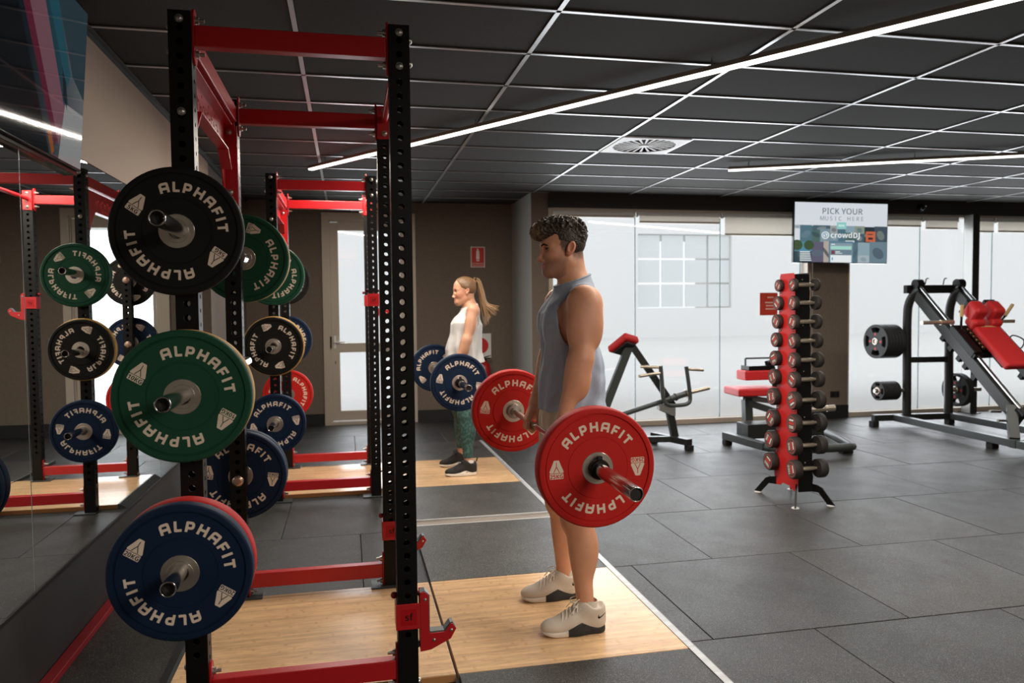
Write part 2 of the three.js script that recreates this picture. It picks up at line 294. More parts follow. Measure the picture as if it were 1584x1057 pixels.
// windows
function windowRun(name, x0, x1, joints) {
  const w = struct(name, [span(x0, x0 + 0.05, 0, 2.665, WIN - 0.13, WIN + 0.02), span(x1 - 0.05, x1, 0, 2.665, WIN - 0.13, WIN + 0.02), span(x0 + 0.05, x1 - 0.05, 2.635, 2.665, WIN - 0.13, WIN + 0.03), span(x0 + 0.05, x1 - 0.05, 0, 0.06, WIN - 0.13, WIN + 0.02)], M.frame);
  const e = [x0 + 0.05, ...joints, x1 - 0.05];
  for (let k = 0; k + 1 < e.length; k++) {
    mesh('pane', [span(e[k] + (k ? 0.005 : 0), e[k + 1] - (k + 2 < e.length ? 0.005 : 0), 0.06, 2.635, WIN - 0.066, WIN - 0.054)], M.glass, w);
    if (k) mesh('joint', [span(e[k] - 0.005, e[k] + 0.005, 0.06, 2.635, WIN - 0.065, WIN - 0.055)], M.sealant, w);
  }
}
windowRun('window_1', 2.37, 5.87, [3.49, 4.63, 5.76]);
windowRun('window_2', 6.385, RIGHT, [7.55, 8.70, 9.85]);
// roller blinds
[[2.43, 3.47, 2.575, 'leftmost roller blind, rolled up almost fully above the man'], [3.51, 4.61, 2.515, 'roller blind with its lower bar just below the roll, second from the left'], [4.65, 5.74, 2.375, 'roller blind drawn lowest, beside the hanging screen'], [6.45, 7.53, 2.515, 'roller blind right of the hanging screen'], [7.57, 8.10, 2.49, 'narrow roller blind left of the steel post'], [8.24, 8.68, 2.455, 'narrow roller blind right of the steel post'], [8.72, 9.83, 2.46, 'rightmost roller blind in view, at the edge of the photo']].forEach(([a, b, y, label]) => {
  const t = thing('roller_blind', label, 'blind', [(a + b) / 2, y, WIN - 0.02], 0, 'roller blinds at the window heads'), w = b - a;
  mesh('roll', [rod(V(-w / 2, 2.606 - y, 0), V(w / 2, 2.606 - y, 0), 0.027, 0.027, 20)], M.white, t);
  mesh('fabric', [bb(w - 0.03, 2.606 - y - 0.004, 0.0015, 0, (2.606 - y) / 2, 0.024)], M.blind, t);
  mesh('bottom_bar', [bx(w - 0.03, 0.022, 0.014, 0, 0, 0.024, 0.004)], M.frame, t);
  mesh('bracket', [bb(0.006, 0.06, 0.05, -w / 2 - 0.004, 2.606 - y, 0), bb(0.006, 0.06, 0.05, w / 2 + 0.004, 2.606 - y, 0)], M.dullSteel, t);
});
// steel post standing inside the right-hand window
{
  const p = struct('post_1', [bb(0.10, 2.66, 0.012, 8.20, 1.333, WIN + 0.20), bb(0.10, 2.66, 0.012, 8.20, 1.333, WIN + 0.05), bb(0.012, 2.66, 0.15, 8.245, 1.333, WIN + 0.125)], M.frameDark);
  mesh('face_plate', [bb(0.006, 2.655, 0.15, 8.150, 1.332, WIN + 0.125)], M.greyPlate, p);
  mesh('base_plate', [bx(0.16, 0.012, 0.24, 8.20, 0.006, WIN + 0.125)], M.frameDark, p);
}
// column fittings
{
  const t = thing('power_outlet', 'black double power outlet low on the brown column', 'outlet', [6.20, 0.31, WIN + 0.066]);
  mesh('plate', [bx(0.13, 0.08, 0.012, 0, 0, 0, 0.003)], M.blackMatte, t);
  mesh('socket', [bx(0.03, 0.03, 0.004, -0.035, 0, 0.0075, 0.001)], M.black, t); mesh('socket', [bx(0.03, 0.03, 0.004, 0.035, 0, 0.0075, 0.001)], M.black, t);
  tag(mesh('yellow_tag', [bb(0.035, 0.16, 0.003, 6.405, 1.82, WIN + 0.023)], std({ color: lin(0.75, 0.5, 0.08), roughness: 0.5 })), 'small yellow sticker on the window frame beside the brown column', 'sticker');
  const st = canvasTex(256, 256, (x) => { x.fillStyle = '#c9402f'; x.fillRect(0, 0, 256, 256); x.fillStyle = '#f3ddd2'; x.textAlign = 'center'; ['', '', '', ''].forEach(() => 0); [[46, 80], [104, 150], [140, 120], [176, 130]].forEach(([y, w]) => { for (let k = 0; k < w; k += 18) x.fillRect(150 - w / 2 + k, y, 13, 14); }); });
  const s = thing('window_notice', 'orange-red notice stuck to the glass behind the dumbbell tower', 'notice', [5.31, 1.495, WIN - 0.050]);
  mesh('sheet', [bb(0.25, 0.29, 0.004, 0, 0, 0)], M.redTower, s);
  mesh('notice_face', new THREE.PlaneGeometry(0.25, 0.29).translate(0, 0, 0.0025), std({ map: st, roughness: 0.5 }), s);
  const c = thing('security_camera', 'small dark dome camera on the beam above the window', 'camera', [7.45, 2.75, WIN + 0.072]);
  mesh('mount', [new THREE.CylinderGeometry(0.05, 0.055, 0.03, 24).rotateX(Math.PI / 2).translate(0, 0, 0.01)], M.black, c);
  mesh('dome', [ball(0.042, 0, 0, 0.03)], M.blackGloss, c);
  mesh('lens', [ball(0.012, 0.02, 0.012, 0.066)], M.white, c);
}
// outdoors: pale paving and the facade across the road
struct('ground_outside', [span(-30, 60, -0.25, 0.004, -60, BACK - 0.2), span(2.36, 60, -0.25, 0.004, BACK - 0.2, WIN - 0.2)], M.concrete);
{
  const b = thing('building', 'pale building across the road, washed out behind the windows', 'building', [16, 0.0, -34]);
  mesh('facade', [span(-34, -2.6, 0, 9, -4, 0), span(2.2, 34, 0, 9, -4, 0), span(-2.6, 2.2, 0, 1.4, -4, 0), span(-2.6, 2.2, 4.9, 9, -4, 0)], M.facade, b);
  for (let i = 0; i < 4; i++) for (let j = 0; j < 3; j++) mesh('window_pane', [span(-2.55 + i * 1.2, -1.45 + i * 1.2, 1.45 + j * 1.16, 2.53 + j * 1.16, -0.2, -0.15)], M.facadeGlass, b);
  mesh('roof_edge', [span(-34.2, 34.2, 9, 9.2, -4.2, 0.2)], M.facade, b);
}
// daylight at the openings
function daylight(x0, x1, y0, y1, z, k = 1) {
  const l = new THREE.RectAreaLight(new THREE.Color(0.90, 0.95, 1.0), DAYLIGHT * k, x1 - x0, y1 - y0);
  l.name = 'window_daylight'; l.position.set((x0 + x1) / 2, (y0 + y1) / 2, z); l.rotation.y = Math.PI; scene.add(l);
}
daylight(2.45, 5.80, 0.1, 2.55, WIN - 0.075);
daylight(6.45, RIGHT - 0.1, 0.1, 2.55, WIN - 0.075);
daylight(-0.09, 0.67, 0.2, 2.45, BACK - 0.06);
// LED lines under the ceiling
function ledLine(a, b, label, k = 1) {
  const d = b.clone().sub(a), L = d.length(), ang = Math.atan2(-d.z, d.x), c = a.clone().add(b).multiplyScalar(0.5);
  const t = thing('led_light', label, 'light', [c.x, 2.775, c.z], ang, 'linear lights under the ceiling');
  mesh('housing', [span(-L / 2, L / 2, 0.004, 0.03, -0.026, 0.026)], M.aluDull, t);
  mesh('diffuser', [bx(L - 0.004, 0.014, 0.046, 0, -0.002, 0, 0.003)], std({ color: 0xffffff, emissive: lin(1, 0.93, 0.84), emissiveIntensity: LED_GLOW, roughness: 0.6 }), t);
  for (const q of [-0.46, -0.15, 0.15, 0.46]) mesh('hanger', [rod(V(q * L, 0.028, 0), V(q * L, 0.068, 0), 0.004, 0.004, 8)], M.dullSteel, t);
  const l = new THREE.RectAreaLight(new THREE.Color(1, 0.9, 0.78), LED_POWER * k, L - 0.02, 0.042);
  l.name = 'led_lamp'; l.position.set(c.x, 2.762, c.z); l.rotation.set(-Math.PI / 2, 0, 0);
  l.quaternion.setFromEuler(new THREE.Euler(-Math.PI / 2, 0, 0)).premultiply(new THREE.Quaternion().setFromAxisAngle(V(0, 1, 0), ang)); scene.add(l);
}
ledLine(V(-0.307, 0, -7.378), V(3.25, 0, -2.15), 'long linear light crossing the ceiling above the man', 1.0);
ledLine(V(3.60, 0, -6.80), V(7.8, 0, -4.78), 'linear light over the leg press side of the room', 0.5);
ledLine(V(1.6, 0, 0.2), V(4.8, 0, 2.3), 'linear light behind the camera, outside the photo', 2.3);
// swirl air diffuser in the ceiling
{
  const t = thing('air_vent', 'square white ceiling vent with a round swirl of blades', 'vent', [2.485, CEIL - 0.006, -6.16]);
  const s = shapeOf([[-0.297, -0.297], [0.297, -0.297], [0.297, 0.297], [-0.297, 0.297]]), h = new THREE.Path(); h.absarc(0, 0, 0.262, 0, Math.PI * 2, true); s.holes.push(h);
  mesh('frame', [extr(s, 0.006, 0, 24).rotateX(Math.PI / 2)], M.white, t);
  mesh('duct', [new THREE.CylinderGeometry(0.27, 0.27, 0.03, 40, 1, true).translate(0, 0.022, 0), new THREE.CircleGeometry(0.27, 40).rotateX(Math.PI / 2).translate(0, 0.036, 0)], M.blackMatte, t);
  for (let k = 0; k < 24; k++) { const a = k / 24 * Math.PI * 2; mesh('blade', [extr(shapeOf([[0.03, -0.003], [0.262, -0.011], [0.262, 0.011], [0.03, 0.003]]), 0.004).rotateX(Math.PI / 2).rotateZ(0).rotateY(a).translate(0, 0.004, 0)], M.white, t); }
  mesh('hub', [new THREE.CylinderGeometry(0.045, 0.045, 0.012, 24).translate(0, 0.002, 0)], M.white, t);
}
// lifting platforms, rubber mats between them and metal edges
const PH = 0.035;
{
  const plat = (z0, z1, label) => {
    const t = thing('lifting_platform', label, 'platform', [0.4, 0, (z0 + z1) / 2], 0, 'wooden platforms under the racks'), d = (z1 - z0) / 2;
    mesh('wood_panel', [boxUV(bx(1.09, PH - 0.002, d * 2, -0.551, PH / 2, 0, 0.002), 1)], M.wood, t);
    mesh('wood_panel', [boxUV(bx(0.977, PH - 0.002, d * 2, 0.4945, PH / 2, 0, 0.002), 1)], M.wood, t);
    mesh('wood_edge', [bb(1.09, PH - 0.008, 0.0015, -0.551, PH / 2 - 0.002, d + 0.0008)], M.woodEdge, t);
  };
  plat(-3.985, -2.945, 'bamboo platform under the near rack with the man standing on it');
  plat(-7.235, -6.165, 'bamboo platform under the far rack with the woman standing on it');
  const mat = (z0, z1, label, k) => tag(mesh('rubber_mat', [boxUV(bx(0.977, PH - 0.002, z1 - z0 - 0.004, 0.8945, PH / 2, (z0 + z1) / 2, 0.003), 1)], k ? M.mat : M.rubber[3]), label, 'mat', 'rubber mats beside the platforms');
  mat(-2.943, -1.2, 'rubber mat nearest the camera, in front of the man\'s platform', 0);
  mat(-5.04, -3.987, 'rubber mat directly behind the man\'s platform', 2);
  mat(-6.163, -5.195, 'rubber mat directly in front of the woman\'s platform', 1);
  mat(-8.19, -7.237, 'rubber mat behind the woman, at the end of the metal edge', 2);
  const c = thing('cable_channel', 'flat metal channel across the mats between both platforms', 'channel', [0.8945, 0, -5.118]);
  mesh('lid', [bb(0.977, PH - 0.012, 0.126, 0, (PH - 0.012) / 2, 0)], M.aluDull, c);
  mesh('rim', [bx(0.977, PH, 0.012, 0, PH / 2, 0.069, 0.002)], M.alu, c); mesh('rim', [bx(0.977, PH, 0.012, 0, PH / 2, -0.069, 0.002)], M.alu, c);
  const prof = shapeOf([[0, 0], [0.066, 0], [0.066, 0.004], [0.03, PH + 0.001], [0, PH + 0.001]]);
  const edge = (z0, z1, label) => tag(mesh('edge_strip', [boxUV(extr(prof, z1 - z0 - 0.003).translate(1.3845, 0, (z0 + z1) / 2), 1)], M.alu), label, 'edge strip', 'metal edge of the platform row');
  edge(-2.955, -1.2, 'metal edge strip nearest the camera, beside the front rubber mat');
  edge(-6.17, -2.955, 'long metal edge strip beside the man\'s platform');
  edge(-8.19, -6.17, 'far metal edge strip beside the woman\'s platform');
  for (const [a, b, label] of [[-3.985, -2.945, 'dark metal edge on the mirror side of the near platform'], [-7.235, -6.165, 'dark metal edge on the mirror side of the far platform']])
    tag(mesh('edge_strip', [extr(shapeOf([[0, 0], [-0.06, 0], [-0.06, 0.004], [-0.012, PH + 0.002], [0, PH + 0.002]]), b - a).translate(-0.697, 0, (a + b) / 2)], M.frameGrey), label, 'edge strip');
}

// ---------------------------------------------------------------- power racks
const RX = -0.17, RZ = -3.4375, PITCH = -3.21, UX = 0.3725, UZ = 0.56, RH = 2.5;
const uprightGeo = (() => {
  const s = shapeOf([[-0.0375, 0], [0.0375, 0], [0.0375, RH], [-0.0375, RH]]);
  for (let y = 0.2445; y < RH - 0.03; y += 0.05) { const h = new THREE.Path(); h.absellipse(0, y, 0.0117, 0.0117, 0, Math.PI * 2, true); s.holes.push(h); }
  const s2 = shapeOf([[-0.0335, 0], [0.0335, 0], [0.0335, RH], [-0.0335, RH]]);
  for (let y = 0.2195; y < RH - 0.03; y += 0.05) { const h = new THREE.Path(); h.absellipse(0, y, 0.0085, 0.0085, 0, Math.PI * 2, true); s2.holes.push(h); }
  const f = () => extr(s, 0.004, 0, 7), g = () => extr(s2, 0.004, 0, 5).rotateY(Math.PI / 2);
  return merge([f().translate(0, 0, 0.0355), f().translate(0, 0, -0.0355), g().translate(0.0355, 0, 0), g().translate(-0.0355, 0, 0), bb(0.073, 0.003, 0.073, 0, RH - 0.001, 0)]);
})();
const boltGeo = merge([new THREE.CylinderGeometry(0.0135, 0.0145, 0.006, 14).translate(0, 0.003, 0), ball(0.0125, 0, 0.004, 0, 1, 0.7, 1, 14, 8)]);
const nutGeo = merge([new THREE.CylinderGeometry(0.013, 0.013, 0.012, 6).translate(0, 0.006, 0), new THREE.CylinderGeometry(0.0065, 0.0065, 0.03, 10).translate(0, 0.015, 0), new THREE.CylinderGeometry(0.016, 0.016, 0.003, 14).translate(0, 0.0015, 0)]);
const capGeo = lathe([[0, 0.016], [0.016, 0.016], [0.022, 0.012], [0.028, 0.004], [0.028, 0]], 20);
function makeRack(label) {
  const t = thing('power_rack', label, 'power rack', [RX, 0, RZ], 0, 'red and black power racks along the mirror wall');
  const stud = (g, name, x, y, z, dir, mat, par = t) => { const m = mesh(name, g, mat, par); m.position.set(x, y, z); m.quaternion.setFromUnitVectors(V(0, 1, 0), dir); return m; };
  const ups = {};
  for (const sx of [-1, 1]) for (const sz of [-1, 1]) {
    const u = mesh('upright', uprightGeo, M.black, t); u.position.set(sx * UX, sz < 0 ? PH + 0.008 : 0.01, sz * UZ); u.scale.y = sz < 0 ? (RH - PH - 0.008) / RH : (RH - 0.006) / RH; ups[sx + ',' + sz] = u;
    mesh('foot_plate', [bx(0.15, 0.008, 0.12, sx * (UX - 0.03), sz < 0 ? PH + 0.004 : 0.006, sz * UZ, 0.002)], M.frameGrey, t);
    for (const y of sx < 0 ? [2.475, 2.16] : [2.475, 2.355]) if (sz > 0) stud(boltGeo, 'bolt', sx * UX, y, UZ + 0.0375, V(0, 0, 1), M.bolt);
    for (const y of [2.46, 2.375]) stud(boltGeo, 'bolt', sx * (UX + 0.0375), y, sz * UZ, V(sx, 0, 0), M.bolt);
    for (const y of [0.20, 0.055]) stud(boltGeo, 'bolt', sx * (UX + 0.0375), y, sz * UZ, V(sx, 0, 0), M.bolt);
  }
  const W = 2 * UX - 0.075;
  for (const sz of [-1, 1]) for (const [y, top] of [[2.425, true], [0.118, false]]) {
    const z = sz * UZ, c = mesh('crossmember', [bx(W - 0.016, 0.073, 0.05, 0, y, z, 0.004)], M.red, t);
    for (const s of [-1, 1]) {
      const fl = extr((() => { const r = new THREE.Shape(); r.absarc(0, 0.07, 0.027, 0, Math.PI, false); r.absarc(0, -0.07, 0.027, Math.PI, Math.PI * 2, false); r.closePath(); return r; })(), 0.008, 0.001, 8).rotateY(Math.PI / 2);
      mesh('flange', [fl.translate(s * (W / 2 - 0.004), y, z)], M.red, c);
      for (const d of [-0.058, 0.058]) { const n = mesh('nut', nutGeo, M.bolt, c); n.position.set(s * (W / 2 - 0.008), y + d, z); n.quaternion.setFromUnitVectors(V(0, 1, 0), V(-s, 0, 0)); }
    }
  }
  // mirror side: top rail and the perforated name panel
  mesh('side_rail', [bx(0.072, 0.073, 2 * UZ - 0.085, -UX, 2.425, 0, 0.004), bx(0.055, 0.16, 0.008, -UX, 2.41, UZ - 0.0415), bx(0.055, 0.16, 0.008, -UX, 2.41, -UZ + 0.0415)], M.red, t);
  const z1 = UZ - 0.0375, s = shapeOf([[-z1, 2.37], [z1, 2.37], [z1, 1.99], [z1 - 0.03, 1.99], [z1 - 0.045, 2.06], [z1 - 0.10, 2.145], [z1 - 0.19, 2.222], [-z1 + 0.19, 2.222], [-z1 + 0.10, 2.145], [-z1 + 0.045, 2.06], [-z1 + 0.03, 1.99], [-z1, 1.99]]);
  const slot = (x, y, w, h) => { const p = new THREE.Path(); p.moveTo(x, y); p.lineTo(x, y + h); p.lineTo(x + w, y + h); p.lineTo(x + w, y); p.closePath(); s.holes.push(p); };
  for (let k = 0; k < 13; k++) { const x = -0.34 + k * 0.053; slot(x, 2.272, 0.011, 0.052 - (k % 3) * 0.012); slot(x + 0.02, 2.295 + (k % 2) * 0.014, 0.02, 0.011); }
  for (let k = 0; k < 9; k++) slot(-0.2 + k * 0.045, 2.236, 0.012, 0.022);
  for (let k = 0; k < 6; k++) slot(-0.4 + k * 0.16, 2.345, 0.014, 0.012);
  mesh('name_panel', [extr(s, 0.005).rotateY(Math.PI / 2).translate(-UX - 0.024, 0, 0), bx(0.045, 0.005, 2 * z1 - 0.1, -UX - 0.001, 2.3675, 0, 0.001), bx(0.045, 0.005, 2 * z1 - 0.38, -UX - 0.001, 2.2245, 0, 0.001), bx(0.045, 0.005, 0.118, -UX - 0.001, 2.184, z1 - 0.145, 0.001, Math.atan2(0.077, 0.09)), bx(0.045, 0.005, 0.118, -UX - 0.001, 2.184, -z1 + 0.145, 0.001, -Math.atan2(0.077, 0.09))], M.red, t);
  for (const sz of [-1, 1]) { mesh('gusset', [bx(0.073, 0.42, 0.006, -UX, 2.16, sz * (z1 - 0.001) - sz * 0.003, 0.001)], M.red, t); for (const y of [1.985, 2.05, 2.34]) stud(boltGeo, 'bolt', -UX, y, sz * (z1 - 0.007), V(0, 0, -sz), M.bolt); }
  // pull-up bar on the open side
  const bar = mesh('pull_up_bar', [rod(V(UX, 2.43, UZ - 0.046), V(UX, 2.43, -UZ + 0.046), 0.0165, 0.0165, 18)], M.red, t);
  for (const sz of [-1, 1]) { const z = sz * (UZ - 0.042); mesh('bracket', [bx(0.075, 0.165, 0.008, UX, 2.415, z, 0.003)], M.red, bar); for (const y of [2.36, 2.475]) { const b = mesh('bolt', boltGeo, M.bolt, bar); b.position.set(UX, y, z - sz * 0.004); b.quaternion.setFromUnitVectors(V(0, 1, 0), V(0, 0, -sz)); } }
  // storage pegs on the mirror side uprights, pointing away from the rack
  for (const sz of [-1, 1]) for (const y of [1.745, 1.19, 0.63]) {
    const z = sz * (UZ + 0.0375), p = mesh('storage_peg', [aim(lathe([[0.0245, -0.2], [0.0245, 0.198], [0.0235, 0.2], [0.0195, 0.2], [0.0185, 0.19], [0.0185, 0.16], [0, 0.158]], 28), V(-UX, y, z), V(-UX, y + 0.006, z + sz * 0.4))], M.chrome, t);
    mesh('peg_flange', [rod(V(-UX, y, z), V(-UX, y, z + sz * 0.008), 0.05, 0.05, 28)], M.dullSteel, p);
    mesh('plug', [rod(V(-UX, y + 0.0055, z + sz * 0.36), V(-UX, y + 0.006, z + sz * 0.375), 0.018, 0.018, 20), bb(0.006, 0.02, 0.004, -UX, y + 0.006, z + sz * 0.377, 0, 0, 0.35)], M.blackMatte, p);
    stud(capGeo, 'peg_nut', -UX, y, sz * (UZ - 0.0375), V(0, 0, -sz), M.copper, p);
    for (const d of [0.10, 0.16]) stud(boltGeo, 'bolt', -UX, y - 0.30 + d, z, V(0, 0, sz), M.black, t);
  }
  return t;
}
const rack1 = makeRack('near power rack, its red beams at the top of the photo');
const rack2 = copy(rack1, 'far power rack between the near rack and the glazed door', [RX, 0, RZ + PITCH]);

// barbell hooks
function makeHook(label, x, y, z) {
  const t = thing('barbell_hook', label, 'hook', [x, y, z], 0, 'red barbell hooks on the racks');
  mesh('sleeve', [bx(0.006, 0.098, 0.09, -0.0415, 0, 0, 0.002), bx(0.089, 0.098, 0.006, 0, 0, 0.0415, 0.003), bx(0.089, 0.098, 0.006, 0, 0, -0.0415, 0.003)], M.red, t);
  const tex = canvasTex(128, 128, (c) => { c.fillStyle = '#a50d18'; c.fillRect(0, 0, 128, 128); c.fillStyle = '#14100f'; c.font = 'bold 76px sans-serif'; c.textAlign = 'center'; c.fillText('sf', 66, 88); });
  mesh('emblem', new THREE.PlaneGeometry(0.06, 0.06).translate(0.002, -0.002, 0.0449), std({ map: tex, roughness: 0.4 }), t);
  const out = [[0.046, 0.083], [0.067, 0.083], [0.0800, 0.066], [0.0800, -0.070], [0.0845, -0.077], [0.138, -0.076], [0.161, -0.047], [0.169, -0.047], [0.184, -0.066], [0.162, -0.104], [0.085, -0.140], [0.046, -0.144]];
  for (const s of [-1, 1]) { const c = mesh('cheek_plate', [extr(shapeOf(out), 0.006, 0.001).translate(0, 0, s * 0.026)], M.red, t); for (const [a, b] of [[0.066, 0.055], [0.164, -0.07], [0.098, -0.102]]) { const k = mesh('screw', boltGeo, M.bolt, c); k.scale.setScalar(0.42); k.position.set(a, b, s * 0.029); k.quaternion.setFromUnitVectors(V(0, 1, 0), V(0, 0, s)); } }
  const lin2 = out.map(([a, b]) => [a, b]);
  mesh('liner', [extr(shapeOf([[0.047, 0.081], [0.066, 0.086], [0.0835, 0.068], [0.0835, -0.068], [0.087, -0.0725], [0.137, -0.072], [0.16, -0.043], [0.170, -0.042], [0.182, -0.064], [0.160, -0.101], [0.085, -0.137], [0.047, -0.141]]), 0.044, 0.002)], M.tubeGrey, t);
  mesh('pin', [rod(V(-0.048, 0.072, 0), V(0.046, 0.072, 0), 0.0095), ball(0.013, -0.048, 0.072, 0)], M.redDark, t);
  return t;
}
const hook = makeHook('red barbell hook low on the near rack, closest to the camera', RX + UX, 0.324, RZ + UZ);
copy(hook, 'low red barbell hook half hidden behind the front post of the near rack', [RX + UX, 0.330, RZ - UZ]);
copy(hook, 'red barbell hook at chest height on the nearer post of the far rack', [RX + UX, 1.547, RZ + PITCH + UZ]);
copy(hook, 'red barbell hook at chest height on the farther post of the far rack', [RX + UX, 1.555, RZ + PITCH - UZ]);

// ---------------------------------------------------------------- bumper plates
function glyphs(c, word, R, h, a0, step) {                    // rounded stencil capitals set on an arc
  const W = { A: 0.92, L: 0.66, P: 0.8, H: 0.9, F: 0.72, I: 0.24, T: 0.82 }, t = h * 0.25;
  const adv = [...word].map((k) => W[k] * h + h * 0.34), total = adv.reduce((a, b) => a + b, 0) - h * 0.34;
  let s = -total / 2;
  [...word].forEach((k, i) => {
    const w = W[k] * h, a = a0 + (s + w / 2) / R; s += adv[i];
    c.save(); c.rotate(a); c.translate(0, -R); c.lineWidth = t; c.lineJoin = 'round'; c.lineCap = 'butt';
    const l = -w / 2 + t / 2, r = w / 2 - t / 2, top = -h / 2 + t / 2, bot = h / 2, e = h * 0.22;
    c.beginPath();
    if (k === 'A') { c.moveTo(l, bot); c.lineTo(l, top + e); c.quadraticCurveTo(l, top, l + e, top); c.lineTo(r - e * 0.3, top); c.quadraticCurveTo(r, top, r, top + e * 0.4); c.lineTo(r, bot); c.moveTo(l, h * 0.1); c.lineTo(r, h * 0.1); }
    if (k === 'L') { c.moveTo(l, -h / 2); c.lineTo(l, bot - t / 2); c.lineTo(w / 2, bot - t / 2); }
    if (k === 'P') { c.moveTo(l, bot); c.lineTo(l, top); c.lineTo(r - e, top); c.quadraticCurveTo(r, top, r, top + e); c.lineTo(r, h * 0.12 - e); c.quadraticCurveTo(r, h * 0.12, r - e, h * 0.12); c.lineTo(l, h * 0.12); }
    if (k === 'H') { c.moveTo(l, -h / 2); c.lineTo(l, bot); c.moveTo(r, -h / 2); c.lineTo(r, bot); c.moveTo(l, 0); c.lineTo(r, 0); }
    if (k === 'F') { c.moveTo(l, bot); c.lineTo(l, top); c.lineTo(w / 2, top); c.moveTo(l, h * 0.06); c.lineTo(w * 0.36, h * 0.06); }
    if (k === 'I') { c.moveTo(0, -h / 2); c.lineTo(0, bot); }
    if (k === 'T') { c.moveTo(-w / 2, top); c.lineTo(w / 2, top); c.moveTo(0, top); c.lineTo(0, bot); }
    c.stroke(); c.restore();
  });
}
function plateFace(base, ink, kg) {
  return canvasTex(1024, 1024, (c) => {
    c.fillStyle = base; c.fillRect(0, 0, 1024, 1024); c.translate(512, 512); c.strokeStyle = c.fillStyle = ink;
    const S = 1024 / 0.46;                                    // pixels per metre on the face
    glyphs(c, 'ALPHAFIT', 0.1535 * S, 0.0355 * S, 0); glyphs(c, 'ALPHAFIT', 0.1535 * S, 0.0355 * S, Math.PI);
    for (const a of [-Math.PI / 2, Math.PI / 2]) {
      c.save(); c.rotate(a); c.translate(0, -0.157 * S); c.rotate(Math.PI / 2);
      const w = 0.026 * S, y1 = 0.006 * S, y0 = -0.036 * S;
      c.fillStyle = ink; c.strokeStyle = ink; c.lineJoin = 'round'; c.lineWidth = 0.006 * S;
      c.beginPath(); c.moveTo(-w * 0.28, y0); c.lineTo(w * 0.28, y0); c.lineTo(w * 0.9, y1 - 8); c.lineTo(w * 0.9, y1 - 3); c.lineTo(-w * 0.9, y1 - 3); c.lineTo(-w * 0.9, y1 - 8); c.closePath(); c.fill(); c.stroke();
      c.strokeStyle = base; c.lineWidth = 0.0026 * S; c.beginPath(); c.moveTo(0, y0 + 10); c.lineTo(0, y0 + 46); c.lineTo(-w * 0.42, y1); c.moveTo(0, y0 + 46); c.lineTo(w * 0.42, y1); c.stroke();
      c.fillStyle = ink; c.beginPath(); c.roundRect ? c.roundRect(-w, y1 + 8, w * 2, 0.0205 * S, 6) : c.rect(-w, y1 + 8, w * 2, 0.0205 * S); c.fill();
      c.fillStyle = base; c.font = 'bold ' + Math.round(0.0205 * S) + 'px sans-serif'; c.textAlign = 'center'; c.textBaseline = 'middle'; c.fillText(kg + 'KG', 0, y1 + 9 + 0.0105 * S);
      c.restore();
    }
  });
}
function plateGeo(t) {                                        // half profile turned round, both faces, print mapped on
  const h = t / 2, prof = [[0.0600, h - 0.002], [0.112, h - 0.002], [0.113, h - 0.0042], [0.1165, h - 0.0042], [0.1175, h - 0.003], [0.196, h - 0.003], [0.1975, h - 0.006], [0.2015, h - 0.006], [0.203, h - 0.0005], [0.212, h], [0.2195, h - 0.0015], [0.2238, h - 0.006], [0.225, h - 0.011], [0.225, 0]];
  const half = (flip) => {
    let g = toCreasedNormals(lathe(prof, 72).toNonIndexed(), 0.6).rotateX(Math.PI / 2);
    if (flip) g.rotateY(Math.PI);
    const p = g.attributes.position, uv = g.attributes.uv;
    for (let i = 0; i < p.count; i++) { const x = flip ? -p.getX(i) : p.getX(i); uv.setXY(i, 0.5 + x / 0.46, 0.5 + p.getY(i) / 0.46); }
    return g;
  };
  return merge([half(false), half(true)]);
}
const hubGeo = (t) => toCreasedNormals(lathe([[0.0255, t / 2 - 0.001], [0.028, t / 2 + 0.0015], [0.04, t / 2 + 0.0015], [0.0415, t / 2 - 0.0005], [0.0585, t / 2 - 0.0005], [0.0605, t / 2 - 0.0025], [0.0605, -t / 2 + 0.0025], [0.0585, -t / 2 + 0.0005], [0.0415, -t / 2 + 0.0005], [0.04, -t / 2 - 0.0015], [0.028, -t / 2 - 0.0015], [0.0255, -t / 2 + 0.001], [0.0255, t / 2 - 0.001]], 48).toNonIndexed(), 0.5).rotateX(Math.PI / 2);
const INK = '#d9c6b4';
const KIND = {
  5: { t: 0.032, c: '#191816', name: 'black 5 kg' }, 10: { t: 0.045, c: '#1b4532', name: 'green 10 kg' }, 15: { t: 0.05, c: '#b78f52', name: 'yellow 15 kg' },
  20: { t: 0.06, c: '#132239', name: 'blue 20 kg' }, 25: { t: 0.07, c: '#b3231f', name: 'red 25 kg' },
};
const protoPlate = {};
function plate(kg, label, [x, y, z], turn = 0, q = null, hub = M.steel) {
  const K = KIND[kg]; let t;
  if (!protoPlate[kg]) {
    t = protoPlate[kg] = thing('bumper_plate', label, 'weight plate', [0, 0, 0], 0, 'rubber bumper plates');
    mesh('rubber_disc', plateGeo(K.t), std({ map: plateFace(K.c, INK, kg), roughness: 0.55, specularIntensity: 0.25 }), t);
    mesh('steel_hub', hubGeo(K.t), hub, t);
  } else t = copy(protoPlate[kg], label);
  t.position.set(x, y, z); t.rotation.set(0, 0, 0);
  if (q) t.quaternion.copy(q);
  t.rotateZ(-turn);
  return t;
}
const D = Math.PI / 180, PX = RX - UX;
